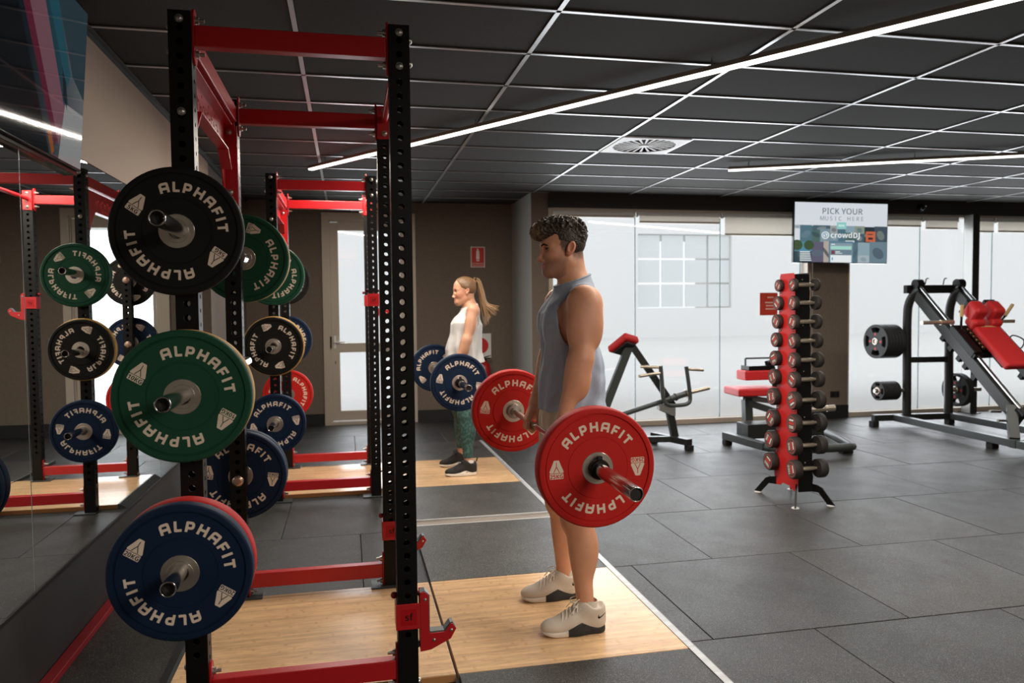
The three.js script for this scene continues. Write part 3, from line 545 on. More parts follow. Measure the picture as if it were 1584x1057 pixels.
// zf: z of the face turned to the camera
function racked(kg, label, y, zf, turn, dx = 0, s = 1) { const p = plate(kg, label, [PX + dx, y - 0.012 * 0, zf - KIND[kg].t / 2], turn * D); if (s !== 1) p.scale.set(s, s, 1); return p; }
racked(5, 'large black 5 kg plate, topmost on the near rack, closest to the camera', 1.745, -2.775, 35, -0.014, 0.965);
racked(10, 'green 10 kg plate in the middle of the near rack, closest to the camera', 1.187, -2.738, 31, -0.004);
racked(15, 'yellow plate behind the near green plate, only its rim showing', 1.187, -2.785, 75, -0.004);
racked(20, 'blue 20 kg plate, lowest on the near rack, closest to the camera', 0.627, -2.61, 33);
racked(25, 'red plate behind the lowest blue plate of the near rack, its rim showing', 0.627, -2.672, 80);
const zb = RZ - UZ - 0.0375;                                  // far side of the near rack
racked(10, 'green plate behind the rear post of the near rack, half hidden by the black plate', 1.742, zb - 0.10, 108, 0.03);
racked(15, 'yellow plate behind the green plate on the rear post of the near rack', 1.742, zb - 0.147, 20, 0.03);
racked(20, 'blue plate low on the rear post of the near rack, front one of the pair', 0.635, zb - 0.02, 8);
racked(20, 'blue plate low on the rear post of the near rack, back one of the pair', 0.635, zb - 0.082, 70);
const zr = RZ + PITCH;
racked(10, 'green plate at the top of the far rack, front one of the pair', 1.735, zr + UZ + 0.0375 + 0.12, 128, 0.012);
racked(10, 'green plate at the top of the far rack, back one of the pair', 1.735, zr + UZ + 0.0375 + 0.073, 40, 0.012);
racked(5, 'black 5 kg plate at the middle of the far rack with text turned sideways', 1.205, zr + UZ + 0.0375 + 0.09, 72);
racked(15, 'yellow plate behind the sideways black plate of the far rack', 1.205, zr + UZ + 0.0375 + 0.056, 20);
racked(20, 'blue plate lowest on the front post of the far rack', 0.62, zr + UZ + 0.0375 + 0.09, -10);
const zq = zr - UZ - 0.0375;
racked(5, 'black plate at the top of the far rack on its rear post', 1.74, zq - 0.02, 110);
racked(20, 'blue plate at the middle of the far rack on its rear post', 1.20, zq - 0.02, 60);
racked(25, 'red plate low on the rear post of the far rack, partly behind the blue plate', 0.70, zq - 0.02, 75);

// ---------------------------------------------------------------- barbells
const barProfile = [[0, 1.1], [0.0195, 1.1], [0.0205, 1.088], [0.0205, 1.097], [0.0245, 1.098], [0.025, 1.095], [0.025, 0.685], [0.037, 0.684], [0.038, 0.68], [0.038, 0.662], [0.036, 0.656], [0.022, 0.655], [0.02, 0.645], [0.0142, 0.643]];
function barbell(label, c, dir) {                             // dir: unit vector from the far end to the near end
  const t = thing('barbell', label, 'barbell', [c.x, c.y, c.z]), q = new THREE.Quaternion().setFromUnitVectors(V(0, 0, 1), dir);
  t.quaternion.copy(q);
  mesh('shaft', [new THREE.CylinderGeometry(0.014, 0.014, 1.3, 24).rotateX(Math.PI / 2)], M.chrome, t);
  for (const s of [-1, 1]) {
    const m = mesh('sleeve', [toCreasedNormals(lathe([[0.0245, 1.1], [0.025, 1.096], [0.025, 0.66]].map(([r, y]) => [r, y]), 32).toNonIndexed(), 0.5).rotateX(s * Math.PI / 2)], M.chrome, t);
    mesh('end_cap', [new THREE.CylinderGeometry(0.021, 0.021, 0.01, 28).rotateX(Math.PI / 2).translate(0, 0, s * 1.09)], M.blackMatte, m);
    mesh('sleeve_ring', [new THREE.TorusGeometry(0.0228, 0.0022, 8, 32).translate(0, 0, s * 1.1)], M.chrome, m);
    mesh('inner_collar', [toCreasedNormals(lathe([[0.0142, 0.62], [0.021, 0.622], [0.022, 0.632], [0.036, 0.634], [0.038, 0.637], [0.038, 0.653], [0.036, 0.656], [0.0142, 0.656]], 32).toNonIndexed(), 0.5).rotateX(s * Math.PI / 2)], M.dullSteel, t);
    mesh('grip_knurl', [new THREE.CylinderGeometry(0.01435, 0.01435, 0.42, 24).rotateX(Math.PI / 2).translate(0, 0, s * 0.36)], M.steel, t);
  }
  return { t, at: (d, y = 0) => V(0, 0, d).applyQuaternion(q).add(c), q };
}
const bar1 = barbell('barbell held by the man with one red plate on each end', V(0.8835, 0.8995, -3.39), V(0.019, -0.040, 1.755).normalize());
plate(25, 'red 25 kg plate on the near end of the man\'s barbell', bar1.at(0.692).toArray(), -1 * D, bar1.q, M.steel);
plate(25, 'red 25 kg plate on the far end of the man\'s barbell', bar1.at(-0.692).toArray(), 8 * D, bar1.q);
const bar2 = barbell('barbell held by the woman with one blue plate on each end', V(0.826, 0.904, -6.60), V(0.038, -0.012, 1.3).normalize());
plate(20, 'blue 20 kg plate on the near end of the woman\'s barbell', bar2.at(0.687).toArray(), 12 * D, bar2.q);
plate(20, 'blue 20 kg plate on the far end of the woman\'s barbell', bar2.at(-0.687).toArray(), -42 * D, bar2.q);
for (const [b, l1] of [[bar1, 'dark ring collar against the red plate nearest the camera'], [bar2, 'dark ring collar on the near end of the woman\'s barbell']])
  [[0.745, l1]].forEach(([d, l]) => { const t = thing('bar_collar', l, 'collar', b.at(d).toArray()); t.quaternion.copy(b.q); mesh('ring', [toCreasedNormals(lathe([[0.0255, -0.013], [0.036, -0.013], [0.038, -0.010], [0.038, 0.006], [0.034, 0.013], [0.0255, 0.013], [0.0255, -0.013]], 32).toNonIndexed(), 0.5).rotateX(Math.PI / 2)], M.black, t); mesh('lever', [bx(0.02, 0.014, 0.018, 0, 0.042, 0)], M.blackMatte, t); });

// ---------------------------------------------------------------- screens
{
  // screen hanging at the windows
  const tex = canvasTex(1024, 684, (x, w, h) => {
    x.fillStyle = '#dfe5ec'; x.fillRect(0, 0, w, h);
    x.fillStyle = '#3a4650'; x.textAlign = 'center';
    x.font = '92px sans-serif'; x.fillText('PICK YOUR', 520, 128);
    x.font = '64px sans-serif'; x.fillStyle = '#7d8a90'; [...'MUSIC HERE'].forEach((k, i) => x.fillText(k, 300 + i * 49, 202));
    // mosaic of plain pictures
    const cols = ['#8aa5b0', '#46606d', '#a9b6bd', '#56707c', '#2d4450', '#8f978a', '#7c95a0', '#4d7180', '#8fa8b3', '#5d5b70', '#28343a', '#9fa5a0', '#4a6a62', '#6d8591', '#b5a9a0', '#44525e'];
    const cells = [[0, 260, 60, 40], [60, 260, 130, 190], [190, 270, 90, 180], [200, 260, 190, 60], [280, 300, 120, 160], [390, 262, 80, 90], [560, 262, 100, 80], [660, 262, 110, 90], [770, 270, 110, 190], [880, 262, 144, 190], [0, 450, 190, 234], [190, 450, 130, 234], [320, 440, 60, 244], [640, 450, 60, 234], [700, 450, 130, 150], [830, 440, 194, 244], [700, 600, 130, 84], [470, 300, 90, 140], [560, 340, 110, 90], [660, 350, 110, 100], [400, 350, 80, 90]];
    cells.forEach(([a, b, c, d], i) => { x.fillStyle = cols[(i * 5 + 2) % cols.length]; x.fillRect(a, b, c, d); x.fillStyle = cols[(i * 7 + 6) % cols.length]; x.globalAlpha = 0.6; x.beginPath(); x.ellipse(a + c * 0.5, b + d * 0.55, c * 0.28, d * 0.3, i, 0, 7); x.fill(); x.globalAlpha = 1; });
    x.fillStyle = '#c8694a'; x.fillRect(785, 322, 108, 120); x.fillStyle = '#3a2a26'; x.fillRect(805, 350, 60, 10); x.fillRect(815, 390, 50, 26);
    x.fillStyle = '#4f8da6'; x.fillRect(0, 450, 190, 110); x.fillStyle = '#37502f'; x.beginPath(); x.arc(30, 490, 60, 0, 7); x.arc(160, 490, 55, 0, 7); x.fill(); x.fillStyle = '#dfe6ea'; for (let k = 0; k < 5; k++) x.fillRect(62, 560 + k * 24, 110 + k * 4, 14);
    x.fillStyle = '#5d8295'; x.fillRect(378, 440, 270, 244); x.fillStyle = '#8aa0ab'; x.fillRect(392, 462, 244, 222); x.fillStyle = '#a8dcd0'; x.fillRect(398, 495, 232, 40); x.fillStyle = '#6f8592'; x.fillRect(398, 538, 232, 60); x.fillStyle = '#eef3f5'; x.fillRect(398, 600, 232, 84); x.fillStyle = '#7c3f4a'; x.fillRect(408, 548, 34, 42); x.fillStyle = '#e6ecee'; x.fillRect(452, 556, 50, 10); x.fillRect(452, 574, 76, 8); x.fillStyle = '#37a6c4'; x.fillRect(412, 628, 14, 30); x.fillStyle = '#e8eef0'; x.fillRect(404, 470, 40, 12);
    x.fillStyle = '#8fd0cb'; x.fillRect(462, 222, 104, 76); x.fillStyle = '#c5ece6'; x.fillRect(480, 246, 68, 26);
    x.fillStyle = '#f4f7f8'; x.font = 'bold 84px sans-serif'; x.textAlign = 'left'; x.fillText('crowdDJ', 392, 400); x.beginPath(); x.arc(338, 372, 42, 0, 7); x.fill(); x.strokeStyle = '#5a90a4'; x.lineWidth = 8; x.beginPath(); x.arc(338, 372, 28, 0, 7); x.stroke(); x.beginPath(); x.moveTo(320, 360); x.lineTo(354, 380); x.moveTo(338, 350); x.lineTo(338, 398); x.stroke();
  });
  const t = thing('wall_screen', 'bright screen inviting to pick music, hung at the window beside the column', 'screen', [6.02, 2.37, WIN + 0.42], -0.06);
  const W = 1.245, H = 0.735;
  t.rotation.z = -0.012;
  mesh('casing', [bx(W + 0.02, H + 0.02, 0.05, 0, 0, -0.026, 0.006)], M.blackGloss, t);
  mesh('display', new THREE.PlaneGeometry(W, H).translate(0, 0, 0.0005), std({ color: lin(0.02, 0.02, 0.02), emissive: 0xffffff, emissiveMap: tex, emissiveIntensity: 0.86, roughness: 0.3 }), t);
  mesh('mount_arm', [bx(0.06, 0.06, 0.28, 0, 0.05, -0.19), bx(0.2, 0.24, 0.02, 0, 0.05, -0.34)], M.black, t);
  const l = new THREE.RectAreaLight(new THREE.Color(0.8, 0.9, 1), 0.7, W, H); l.name = 'screen_lamp'; l.position.set(6.02, 2.37, WIN + 0.43); l.rotation.y = Math.PI; l.rotation.set(0, Math.PI - 0.06, 0); scene.add(l);
}
{
  // screen high on the mirror wall
  const tex = canvasTex(1024, 640, (x, w, h) => {
    const g = x.createLinearGradient(0, 0, w, 0); g.addColorStop(0, '#101a22'); g.addColorStop(0.5, '#1b2a33'); g.addColorStop(1, '#8f979a'); x.fillStyle = g; x.fillRect(0, 0, w, h);
    const band = (c, pts) => { x.fillStyle = c; x.beginPath(); pts.forEach(([a, b], i) => i ? x.lineTo(a, b) : x.moveTo(a, b)); x.closePath(); x.fill(); };
    band('#2b5a68', [[560, 0], [700, 0], [960, 640], [900, 640]]); band('#7d2a45', [[330, 0], [420, 0], [800, 560], [760, 600]]); band('#a3707f', [[400, 0], [560, 0], [860, 480], [800, 590]]);
    band('#2f6f80', [[590, 0], [700, 0], [880, 300], [850, 360]]); band('#c9cdcc', [[840, 420], [1024, 420], [1024, 640], [800, 640]]); band('#3c5560', [[700, 0], [1024, 0], [1024, 360], [900, 300]]); band('#0d161c', [[0, 0], [300, 0], [720, 640], [0, 640]]); band('#c66b32', [[690, 560], [720, 540], [760, 620], [740, 640]]); band('#22303a', [[800, 300], [840, 340], [860, 440], [820, 400]]);
  });
  const t = thing('wall_screen', 'dark screen high on the mirror wall at the left edge, showing slanted bands of colour', 'screen', [-1.129, 2.455, -3.17], Math.PI / 2);
  t.rotation.order = 'YXZ'; t.rotation.x = 0.075;
  const W = 1.23, H = 0.69;
  mesh('casing', [bx(W + 0.02, H + 0.02, 0.045, 0, 0, -0.024, 0.006)], M.blackGloss, t);
  mesh('display', new THREE.PlaneGeometry(W, H).translate(0, 0, 0.0005), new THREE.MeshPhysicalMaterial({ color: lin(0.004, 0.004, 0.005), emissive: 0xffffff, emissiveMap: tex, emissiveIntensity: 0.30, roughness: 0.04, clearcoat: 0 }), t);
  mesh('bottom_trim', [bx(W + 0.02, 0.02, 0.03, 0, -H / 2 - 0.018, -0.03)], M.blackGloss, t);
  mesh('mount_bracket', [bx(0.3, 0.3, 0.05, 0, 0, -0.062)], M.black, t);
}

// ---------------------------------------------------------------- dumbbell tower
{
  const t = thing('dumbbell_tower', 'tall red and black tower holding ten tiers of small dumbbells', 'dumbbell rack', [3.31, 0, -5.21]);
  const X0 = -0.065, X1 = 0.055, lean = (y) => 0.098 + (1.70 - y) / 1.6 * 0.062;          // half width across, wider at the foot
  const yT = [1.626, 1.493, 1.353, 1.212, 1.070, 0.926, 0.773, 0.604, 0.438, 0.265];
  const pr = [[-0.165, 0.17], [-0.17, 0.20]];
  const out = []; const top = 1.715;
  out.push([-0.085, top], [0.085, top], [0.096, top - 0.02]);
  for (let k = 0; k < 10; k++) { const w = lean(yT[k]); out.push([w - 0.004, yT[k] + 0.045], [w - 0.004, yT[k] - 0.025], [w + 0.004, yT[k] - 0.045]); }
  out.push([0.165, 0.20], [0.15, 0.115], [0.135, 0.085], [0.07, 0.095], [0.05, 0.115], [-0.05, 0.115], [-0.07, 0.095], [-0.135, 0.085], [-0.15, 0.115], [-0.165, 0.20]);
  for (let k = 9; k >= 0; k--) { const w = lean(yT[k]); out.push([-w - 0.004, yT[k] - 0.045], [-w + 0.004, yT[k] - 0.025], [-w + 0.004, yT[k] + 0.045]); }
  out.push([-0.096, top - 0.02]);
  mesh('face_plate', [extr(shapeOf(out), 0.005, 0.0008).rotateY(-Math.PI / 2).translate(X0, 0, 0)], M.redTower, t);
  mesh('rear_plate', [extr(shapeOf(out), 0.005, 0.0008).rotateY(-Math.PI / 2).translate(X1, 0, 0)], M.black, t);
  const col = (s) => extr(shapeOf([[X0 + 0.004, 0.09], [X1 - 0.004, 0.09], [X1 - 0.004, 1.70], [X0 + 0.004, 1.70]]), 0.01).applyMatrix4(new THREE.Matrix4().makeShear(0, 0, 0, s * -(0.062 / 1.6), 0, 0)).translate(0, 0, s * (0.0965 + 0.062 * 1.7 / 1.6));
  mesh('side_column', [col(1)], M.black, t); mesh('side_column', [col(-1)], M.black, t);
  mesh('top_cap', [bb(X1 - X0 - 0.008, 0.01, 0.176, (X0 + X1) / 2, 1.70, 0)], M.black, t);
  for (const sx of [-1, 1]) for (const sz of [-1, 1]) {
    const px = sx < 0 ? X0 + 0.012 : X1 - 0.012;
    const s = shapeOf([[0, 0.085], [0, 0.15], [0.07, 0.14], [0.105, 0.125], [0.20, 0.006], [0.145, 0.006], [0.08, 0.085]]);
    const l = mesh('leg', [extr(s, 0.012, 0.001).rotateY(Math.atan2(-sz * 0.82, sx * 0.57)).translate(px, 0, sz * 0.12)], M.black, t);
    mesh('foot_pad', [new THREE.CylinderGeometry(0.026, 0.028, 0.006, 18).translate(px + sx * 0.17 * 0.57, 0.003, sz * (0.12 + 0.17 * 0.82))], M.white, l);
  }
  for (let k = 0; k < 10; k++) for (const s of [-1, 1]) if (k % 2) mesh('bolt', [ball(0.006, X0 - 0.003, (yT[k] + yT[k - 1]) / 2, s * (lean(yT[k]) - 0.03))], M.bolt, t);
  for (let k = 0; k < 5; k++) mesh('bolt', [ball(0.006, -0.005, 1.665 - k * 0.34, 0.098 + (1.7 - 1.665 + k * 0.34) / 1.6 * 0.062)], M.bolt, t);
  // dumbbells: ten weights, one on each side of the tower
  const face = (kg) => canvasTex(128, 128, (c) => { c.fillStyle = '#4a4440'; c.fillRect(0, 0, 128, 128); c.strokeStyle = '#b5403a'; c.lineWidth = 5; c.beginPath(); c.arc(64, 64, 53, 0, 7); c.stroke(); c.fillStyle = '#e6e0da'; c.textAlign = 'center'; c.font = 'bold 30px sans-serif'; c.fillText(kg + 'KG', 64, 48); c.fillStyle = '#c0392f'; c.fillRect(30, 56, 68, 20); c.fillStyle = '#e6e0da'; c.fillRect(36, 84, 56, 12); });
  const ordinals = ['topmost', 'second', 'third', 'fourth', 'fifth', 'sixth', 'seventh', 'eighth', 'ninth', 'lowest'];
  const rub = std({ color: lin(0.03, 0.026, 0.024), roughness: 0.6 });
  for (let k = 0; k < 10; k++) {
    const R = [0.047, 0.054, 0.056, 0.057, 0.059, 0.061, 0.068, 0.069, 0.070, 0.071][k], th = 0.03 + k * 0.0035, fm = std({ map: face(k + 1), roughness: 0.6 });
    const make = (side, first) => {
      const label = ordinals[k] + ' dumbbell on the ' + (side > 0 ? 'window-facing right side' : 'left side') + ' of the tower, ' + (k + 1) + ' kg';
      const zz = side > 0 ? 0.115 + k * 0.006 : -(0.076 + k * 0.0082);
      if (first) { const c = copy(first, label.replace('window-facing right', 'camera-facing right'), [3.31, yT[k], -5.21 + zz]); c.rotation.x = rnd() * 6; return c; }
      const d = thing('dumbbell', label, 'dumbbell', [3.31, yT[k], -5.21 + zz], 0, 'dumbbells on the tower');
      mesh('handle', [toCreasedNormals(lathe([[0, -0.075], [0.011, -0.075], [0.011, -0.062], [0.0145, -0.055], [0.0165, 0], [0.0145, 0.055], [0.011, 0.062], [0.011, 0.075], [0, 0.075]], 18).toNonIndexed(), 0.5).rotateZ(Math.PI / 2).translate(0.005, 0, 0)], M.handle, d);
      for (const s of [-1, 1]) {
        const h = mesh('head', [toCreasedNormals(lathe([[0, 0], [R * 0.93, 0], [R, R * 0.12], [R, th - R * 0.12], [R * 0.93, th], [0, th]], 32).toNonIndexed(), 0.6).rotateZ(s > 0 ? -Math.PI / 2 : Math.PI / 2).translate(0.005 + s * 0.074, 0, 0)], rub, d);
        mesh('face_print', [new THREE.CircleGeometry(R * 0.9, 32).rotateY(s * Math.PI / 2).translate(0.005 + s * (0.0746 + th), 0, 0)], fm, h);
      }
      d.rotation.x = 0.4 + rnd() * 5; return d;
    };
    const a = make(-1, null); make(1, a);
  }
}

// ---------------------------------------------------------------- chest-supported row machine by the window
{
  const t = thing('row_machine', 'grey row machine with a red chest pad behind the man', 'exercise machine', [3.1, 0, -7.5]);
  const P = (x, y, z) => V(x - 3.1, y, z + 7.5);
  const a = P(2.90, 1.075, -7.62);
  mesh('front_leg', [beam(P(2.905, 1.07, -7.62), P(2.50, 0.10, -7.62), 0.055, 0.085)], M.frameGrey, t);
  mesh('rear_leg', [beam(P(2.935, 1.06, -7.62), P(3.36, 0.43, -7.55), 0.05, 0.075)], M.frameDark, t);
  const e2 = V(-0.115, -0.15, -0.20).normalize(), e1 = V(1, 0, 0).addScaledVector(e2, -e2.x).normalize(), e3 = e2.clone().cross(e1).normalize(); if (e3.y < 0) e3.negate();
  const padM = (w, h, l, o) => new RoundedBoxGeometry(w, h, l, 4, Math.min(0.028, h / 2.1)).applyMatrix4(new THREE.Matrix4().makeBasis(e1, e3, e1.clone().cross(e3)).setPosition(V(2.905 - 3.1, 1.145, -7.58 + 7.5).addScaledVector(e2, 0.12).addScaledVector(e3, o)));
  mesh('chest_pad', [padM(0.20, 0.085, 0.30, 0)], M.redPad, t);
  mesh('pad_bracket', [padM(0.13, 0.03, 0.22, -0.055), bx(0.10, 0.09, 0.07, -0.18, 1.065, -0.13)], M.frameDark, t);
  mesh('lever_arm', [rod(P(2.55, 0.32, -7.40), P(3.30, 0.505, -7.48), 0.026), rod(P(3.30, 0.505, -7.48), P(3.50, 0.555, -7.50), 0.033), rod(P(3.36, 0.52, -7.487), P(3.375, 0.524, -7.488), 0.042)], M.tubeGrey, t);
  mesh('weight_horn', [rod(P(3.50, 0.555, -7.50), P(3.77, 0.60, -7.53), 0.02), rod(P(3.49, 0.55, -7.50), P(3.50, 0.553, -7.50), 0.048)], M.handle, t);
  mesh('handle_frame', [tube([P(3.17, 0.86, -7.42), P(3.185, 0.70, -7.42), P(3.20, 0.52, -7.42), P(3.25, 0.452, -7.42), P(3.36, 0.44, -7.43), P(3.48, 0.45, -7.45), P(3.52, 0.50, -7.46), P(3.50, 0.68, -7.46), P(3.475, 0.84, -7.46)], 0.022, 48, 12)], M.tubeGrey, t);
  mesh('grip', [rod(P(3.18, 0.845, -7.42), P(2.99, 0.85, -7.52), 0.0165)], M.handle, t);
  mesh('grip', [rod(P(3.17, 0.785, -7.42), P(2.91, 0.765, -7.36), 0.0165)], M.handle, t);
  mesh('grip', [rod(P(3.48, 0.815, -7.46), P(3.67, 0.80, -7.46), 0.0165)], M.handle, t);
  mesh('post', [beam(P(3.27, 0.44, -7.45), P(3.345, 0.085, -7.45), 0.06, 0.075)], M.frameDark, t);
  mesh('post_plate', [extr(shapeOf([[-0.09, 0.06], [0.09, 0.05], [0.09, -0.07], [0.05, -0.065], [-0.09, 0.0]]), 0.075, 0.002).translate(0.145, 0.40, 0.05)], M.greyPlate, t);
  mesh('base', [beam(P(2.45, 0.085, -7.62), P(3.35, 0.085, -7.45), 0.07, 0.06), beam(P(3.22, 0.085, -7.74), P(3.40, 0.085, -7.22), 0.08, 0.065), beam(P(2.42, 0.085, -7.85), P(2.52, 0.085, -7.35), 0.07, 0.06)], M.frameDark, t);
  for (const p of [[3.40, -7.23], [3.22, -7.73], [2.42, -7.84], [2.52, -7.36]]) mesh('foot', [bx(0.075, 0.055, 0.075, p[0] - 3.1, 0.0275, p[1] + 7.5, 0.006)], M.blackMatte, t);
}

// ---------------------------------------------------------------- seated leg machine behind the dumbbell tower
{
  const t = thing('leg_machine', 'seated machine with red seat and red back cushion behind the dumbbell tower', 'exercise machine', [4.5, 0, -7.4]);
  const P = (x, y, z) => V(x - 4.5, y, z + 7.4);
  mesh('base', [beam(P(3.92, 0.095, -7.46), P(3.98, 0.095, -6.75), 0.075, 0.075), tube([P(3.98, 0.09, -6.80), P(4.08, 0.09, -6.60), P(4.72, 0.09, -6.55), P(4.86, 0.09, -6.72), P(5.15, 0.09, -7.6)], 0.042, 40, 8)], M.frameGrey, t);
  mesh('base_box', [beam(P(4.06, 0.16, -7.35), P(4.95, 0.16, -7.35), 0.24, 0.15)], M.frameDark, t);
  mesh('seat_post', [beam(P(4.33, 0.2, -7.72), P(4.33, 0.45, -7.74), 0.09, 0.09), beam(P(4.33, 0.40, -7.72), P(4.62, 0.30, -7.6), 0.06, 0.07), beam(P(4.62, 0.34, -7.6), P(4.62, 0.16, -7.6), 0.06, 0.06)], M.frameGrey, t);
  mesh('seat_rail', [beam(P(4.28, 0.46, -7.76), P(4.95, 0.36, -7.7), 0.07, 0.06)], M.greyPlate, t);
  mesh('seat', [new RoundedBoxGeometry(0.52, 0.085, 0.40, 3, 0.02).rotateY(-0.06).translate(-0.10, 0.53, -0.33)], M.redPad, t);
  mesh('back_pad', [new RoundedBoxGeometry(0.36, 0.11, 0.22, 3, 0.02).translate(-0.02, 0.70, -0.42)], M.redPad, t);
  mesh('back_frame', [bx(0.30, 0.05, 0.18, 0.0, 0.78, -0.42), beam(P(4.64, 0.86, -7.82), P(4.76, 0.42, -7.75), 0.10, 0.09)], M.black, t);
  mesh('top_frame', [beam(P(4.36, 0.885, -7.83), P(4.76, 0.885, -7.83), 0.02, 0.02), beam(P(4.36, 0.885, -7.83), P(4.36, 0.79, -7.83), 0.02, 0.02), tube([P(4.56, 0.85, -7.7), P(4.70, 0.855, -7.7), P(4.75, 0.82, -7.7), P(4.765, 0.74, -7.7)], 0.011, 18, 8)], M.tubeGrey, t);
  mesh('roller', [rod(P(5.1, 0.285, -7.75), P(5.36, 0.295, -7.75), 0.03), rod(P(5.34, 0.295, -7.75), P(5.43, 0.298, -7.75), 0.037)], M.handle, t);
  mesh('pivot', [rod(P(4.66, 0.5, -7.52), P(4.66, 0.5, -7.6), 0.045), rod(P(4.70, 0.5, -7.5), P(4.70, 0.5, -7.6), 0.03)], M.steel, t);
  mesh('foot', [bx(0.08, 0.055, 0.08, -0.575, 0.0275, -0.02, 0.006)], M.blackMatte, t); mesh('foot', [bx(0.12, 0.05, 0.08, 0.33, 0.025, 0.70, 0.006)], M.blackMatte, t); mesh('foot', [bx(0.08, 0.05, 0.08, 0.62, 0.025, -0.17, 0.006)], M.blackMatte, t); mesh('foot', [bx(0.08, 0.05, 0.08, -0.46, 0.025, 0.72, 0.006)], M.blackMatte, t);
}

// ---------------------------------------------------------------- plate-loaded hack squat at the right edge
{
  const t = thing('leg_press', 'black and red inclined squat machine at the right edge of the photo', 'exercise machine', [6.75, 0, -7.3], -0.0);
  const P = (x, y, z) => V(x - 6.75, y, z + 7.3);
  mesh('base_rail', [beam(P(6.47, 0.105, -8.06), P(6.345, 0.105, -6.05), 0.075, 0.075)], M.frameGrey, t);
  mesh('base_rail', [beam(P(7.20, 0.105, -7.95), P(7.13, 0.105, -6.05), 0.075, 0.075)], M.frameGrey, t);
  mesh('rear_beam', [beam(P(6.20, 0.105, -8.09), P(7.26, 0.105, -7.99), 0.075, 0.075)], M.frameDark, t);
  mesh('front_beam', [beam(P(6.31, 0.105, -6.22), P(7.4, 0.105, -6.22), 0.08, 0.08)], M.frameGrey, t);
  for (const [x, z] of [[6.215, -8.09], [6.41, -6.55], [7.2, -8.0], [7.14, -6.4]]) mesh('foot', [bx(0.085, 0.067, 0.085, x - 6.75, 0.0335, z + 7.3, 0.008)], M.blackMatte, t);
  mesh('post', [tube([P(6.66, 0.13, -8.08), P(6.655, 0.7, -8.08), P(6.65, 1.30, -8.08), P(6.66, 1.50, -8.06), P(6.69, 1.62, -7.99), P(6.70, 1.66, -7.92)], 0.052, 40, 10)], M.frameDark, t);
  mesh('post', [tube([P(7.20, 0.13, -8.02), P(7.195, 0.7, -8.02), P(7.19, 1.30, -8.02), P(7.19, 1.50, -7.99), P(7.20, 1.62, -7.92), P(7.205, 1.66, -7.85)], 0.052, 40, 10)], M.frameDark, t);
  mesh('tie_beam', [beam(P(6.64, 0.80, -8.08), P(7.21, 0.80, -8.02), 0.07, 0.07)], M.frameDark, t);
  mesh('head_beam', [beam(P(6.60, 1.655, -8.06), P(7.30, 1.655, -7.98), 0.075, 0.10)], M.black, t);
  mesh('top_handle', [tube([P(6.85, 1.71, -8.03), P(6.87, 1.78, -8.03), P(6.90, 1.785, -8.03)], 0.007, 10, 6), tube([P(7.08, 1.71, -8.0), P(7.10, 1.78, -8.0), P(7.13, 1.785, -8.0)], 0.007, 10, 6)], M.black, t);
  const rail = (a, b, n) => {
    const r = mesh('slide_rail', [beam(a, b, 0.06, 0.13)], M.frameDark, t), up = b.clone().sub(a).normalize().cross(V(1, 0, 0)).normalize(); if (up.y < 0) up.negate();
    const o = up.clone().multiplyScalar(0.10);
    mesh('guide_rod', [rod(a.clone().add(o).lerp(b.clone().add(o), 0.01), a.clone().lerp(b, 0.985).add(o), 0.0195)], M.chrome, r);
    mesh('rod_holder', [rod(a.clone().add(o).add(V(-0.045, 0, 0)), a.clone().add(o).add(V(0.045, 0, 0)), 0.06), beam(a.clone(), a.clone().add(o), 0.085, 0.09)], M.black, r);
    const e = a.clone().lerp(b, 0.975); mesh('rod_holder', [rod(e.clone().add(o), e.clone().add(o).add(b.clone().sub(a).normalize().multiplyScalar(0.08)), 0.05), beam(e.clone(), e.clone().add(o), 0.08, 0.08)], M.black, r);
    for (const k of [0.36, 0.44, 0.52, 0.58, 0.66]) { const c = a.clone().lerp(b, k).addScaledVector(up, -0.09); mesh('stop_lug', [beam(c.clone().addScaledVector(up, 0.03), c.clone().addScaledVector(up, -0.03), 0.055, 0.06)], M.black, r); }
    return { a, b, up };
  };
  const A0 = P(6.70, 1.635, -8.03), A1 = P(6.545, 0.30, -6.36), B0 = P(7.215, 1.635, -7.96), B1 = P(7.10, 0.30, -6.30);
  const ra = rail(A0, A1), rb = rail(B0, B1);
  mesh('rail_foot', [beam(P(6.55, 0.42, -6.47), P(6.40, 0.12, -6.28), 0.09, 0.12)], M.frameGrey, t); mesh('rail_foot', [beam(P(7.10, 0.42, -6.40), P(7.12, 0.12, -6.25), 0.09, 0.12)], M.frameGrey, t);
  mesh('hook_peg', [rod(P(6.57, 0.36, -6.62), P(6.42, 0.37, -6.60), 0.014)], M.dullSteel, t); mesh('hook_peg', [rod(P(6.56, 0.28, -6.52), P(6.42, 0.29, -6.50), 0.014)], M.dullSteel, t);
  // sled with pads, sliding on the rods
  const dn = A1.clone().sub(A0).normalize(), up = ra.up, ac = V(1, 0, -0.09).normalize();
  const S = (k, h, s) => A0.clone().addScaledVector(dn, k + 0.08).addScaledVector(up, h).addScaledVector(ac, s);
  const block = (k0, k1, h0, h1, s0, s1, r, seg = 3) => { const g = new RoundedBoxGeometry(s1 - s0, h1 - h0, k1 - k0, seg, r); return g.applyMatrix4(new THREE.Matrix4().makeBasis(ac, up, dn.clone().negate().multiplyScalar(-1)).setPosition(S((k0 + k1) / 2, (h0 + h1) / 2, (s0 + s1) / 2))); };
  mesh('sled', [block(0.72, 1.22, 0.075, 0.125, -0.05, 0.58, 0.006, 1), block(0.74, 1.20, 0.055, 0.155, -0.055, 0.055, 0.02, 2), block(0.74, 1.20, 0.055, 0.155, 0.475, 0.585, 0.02, 2)], M.black, t);
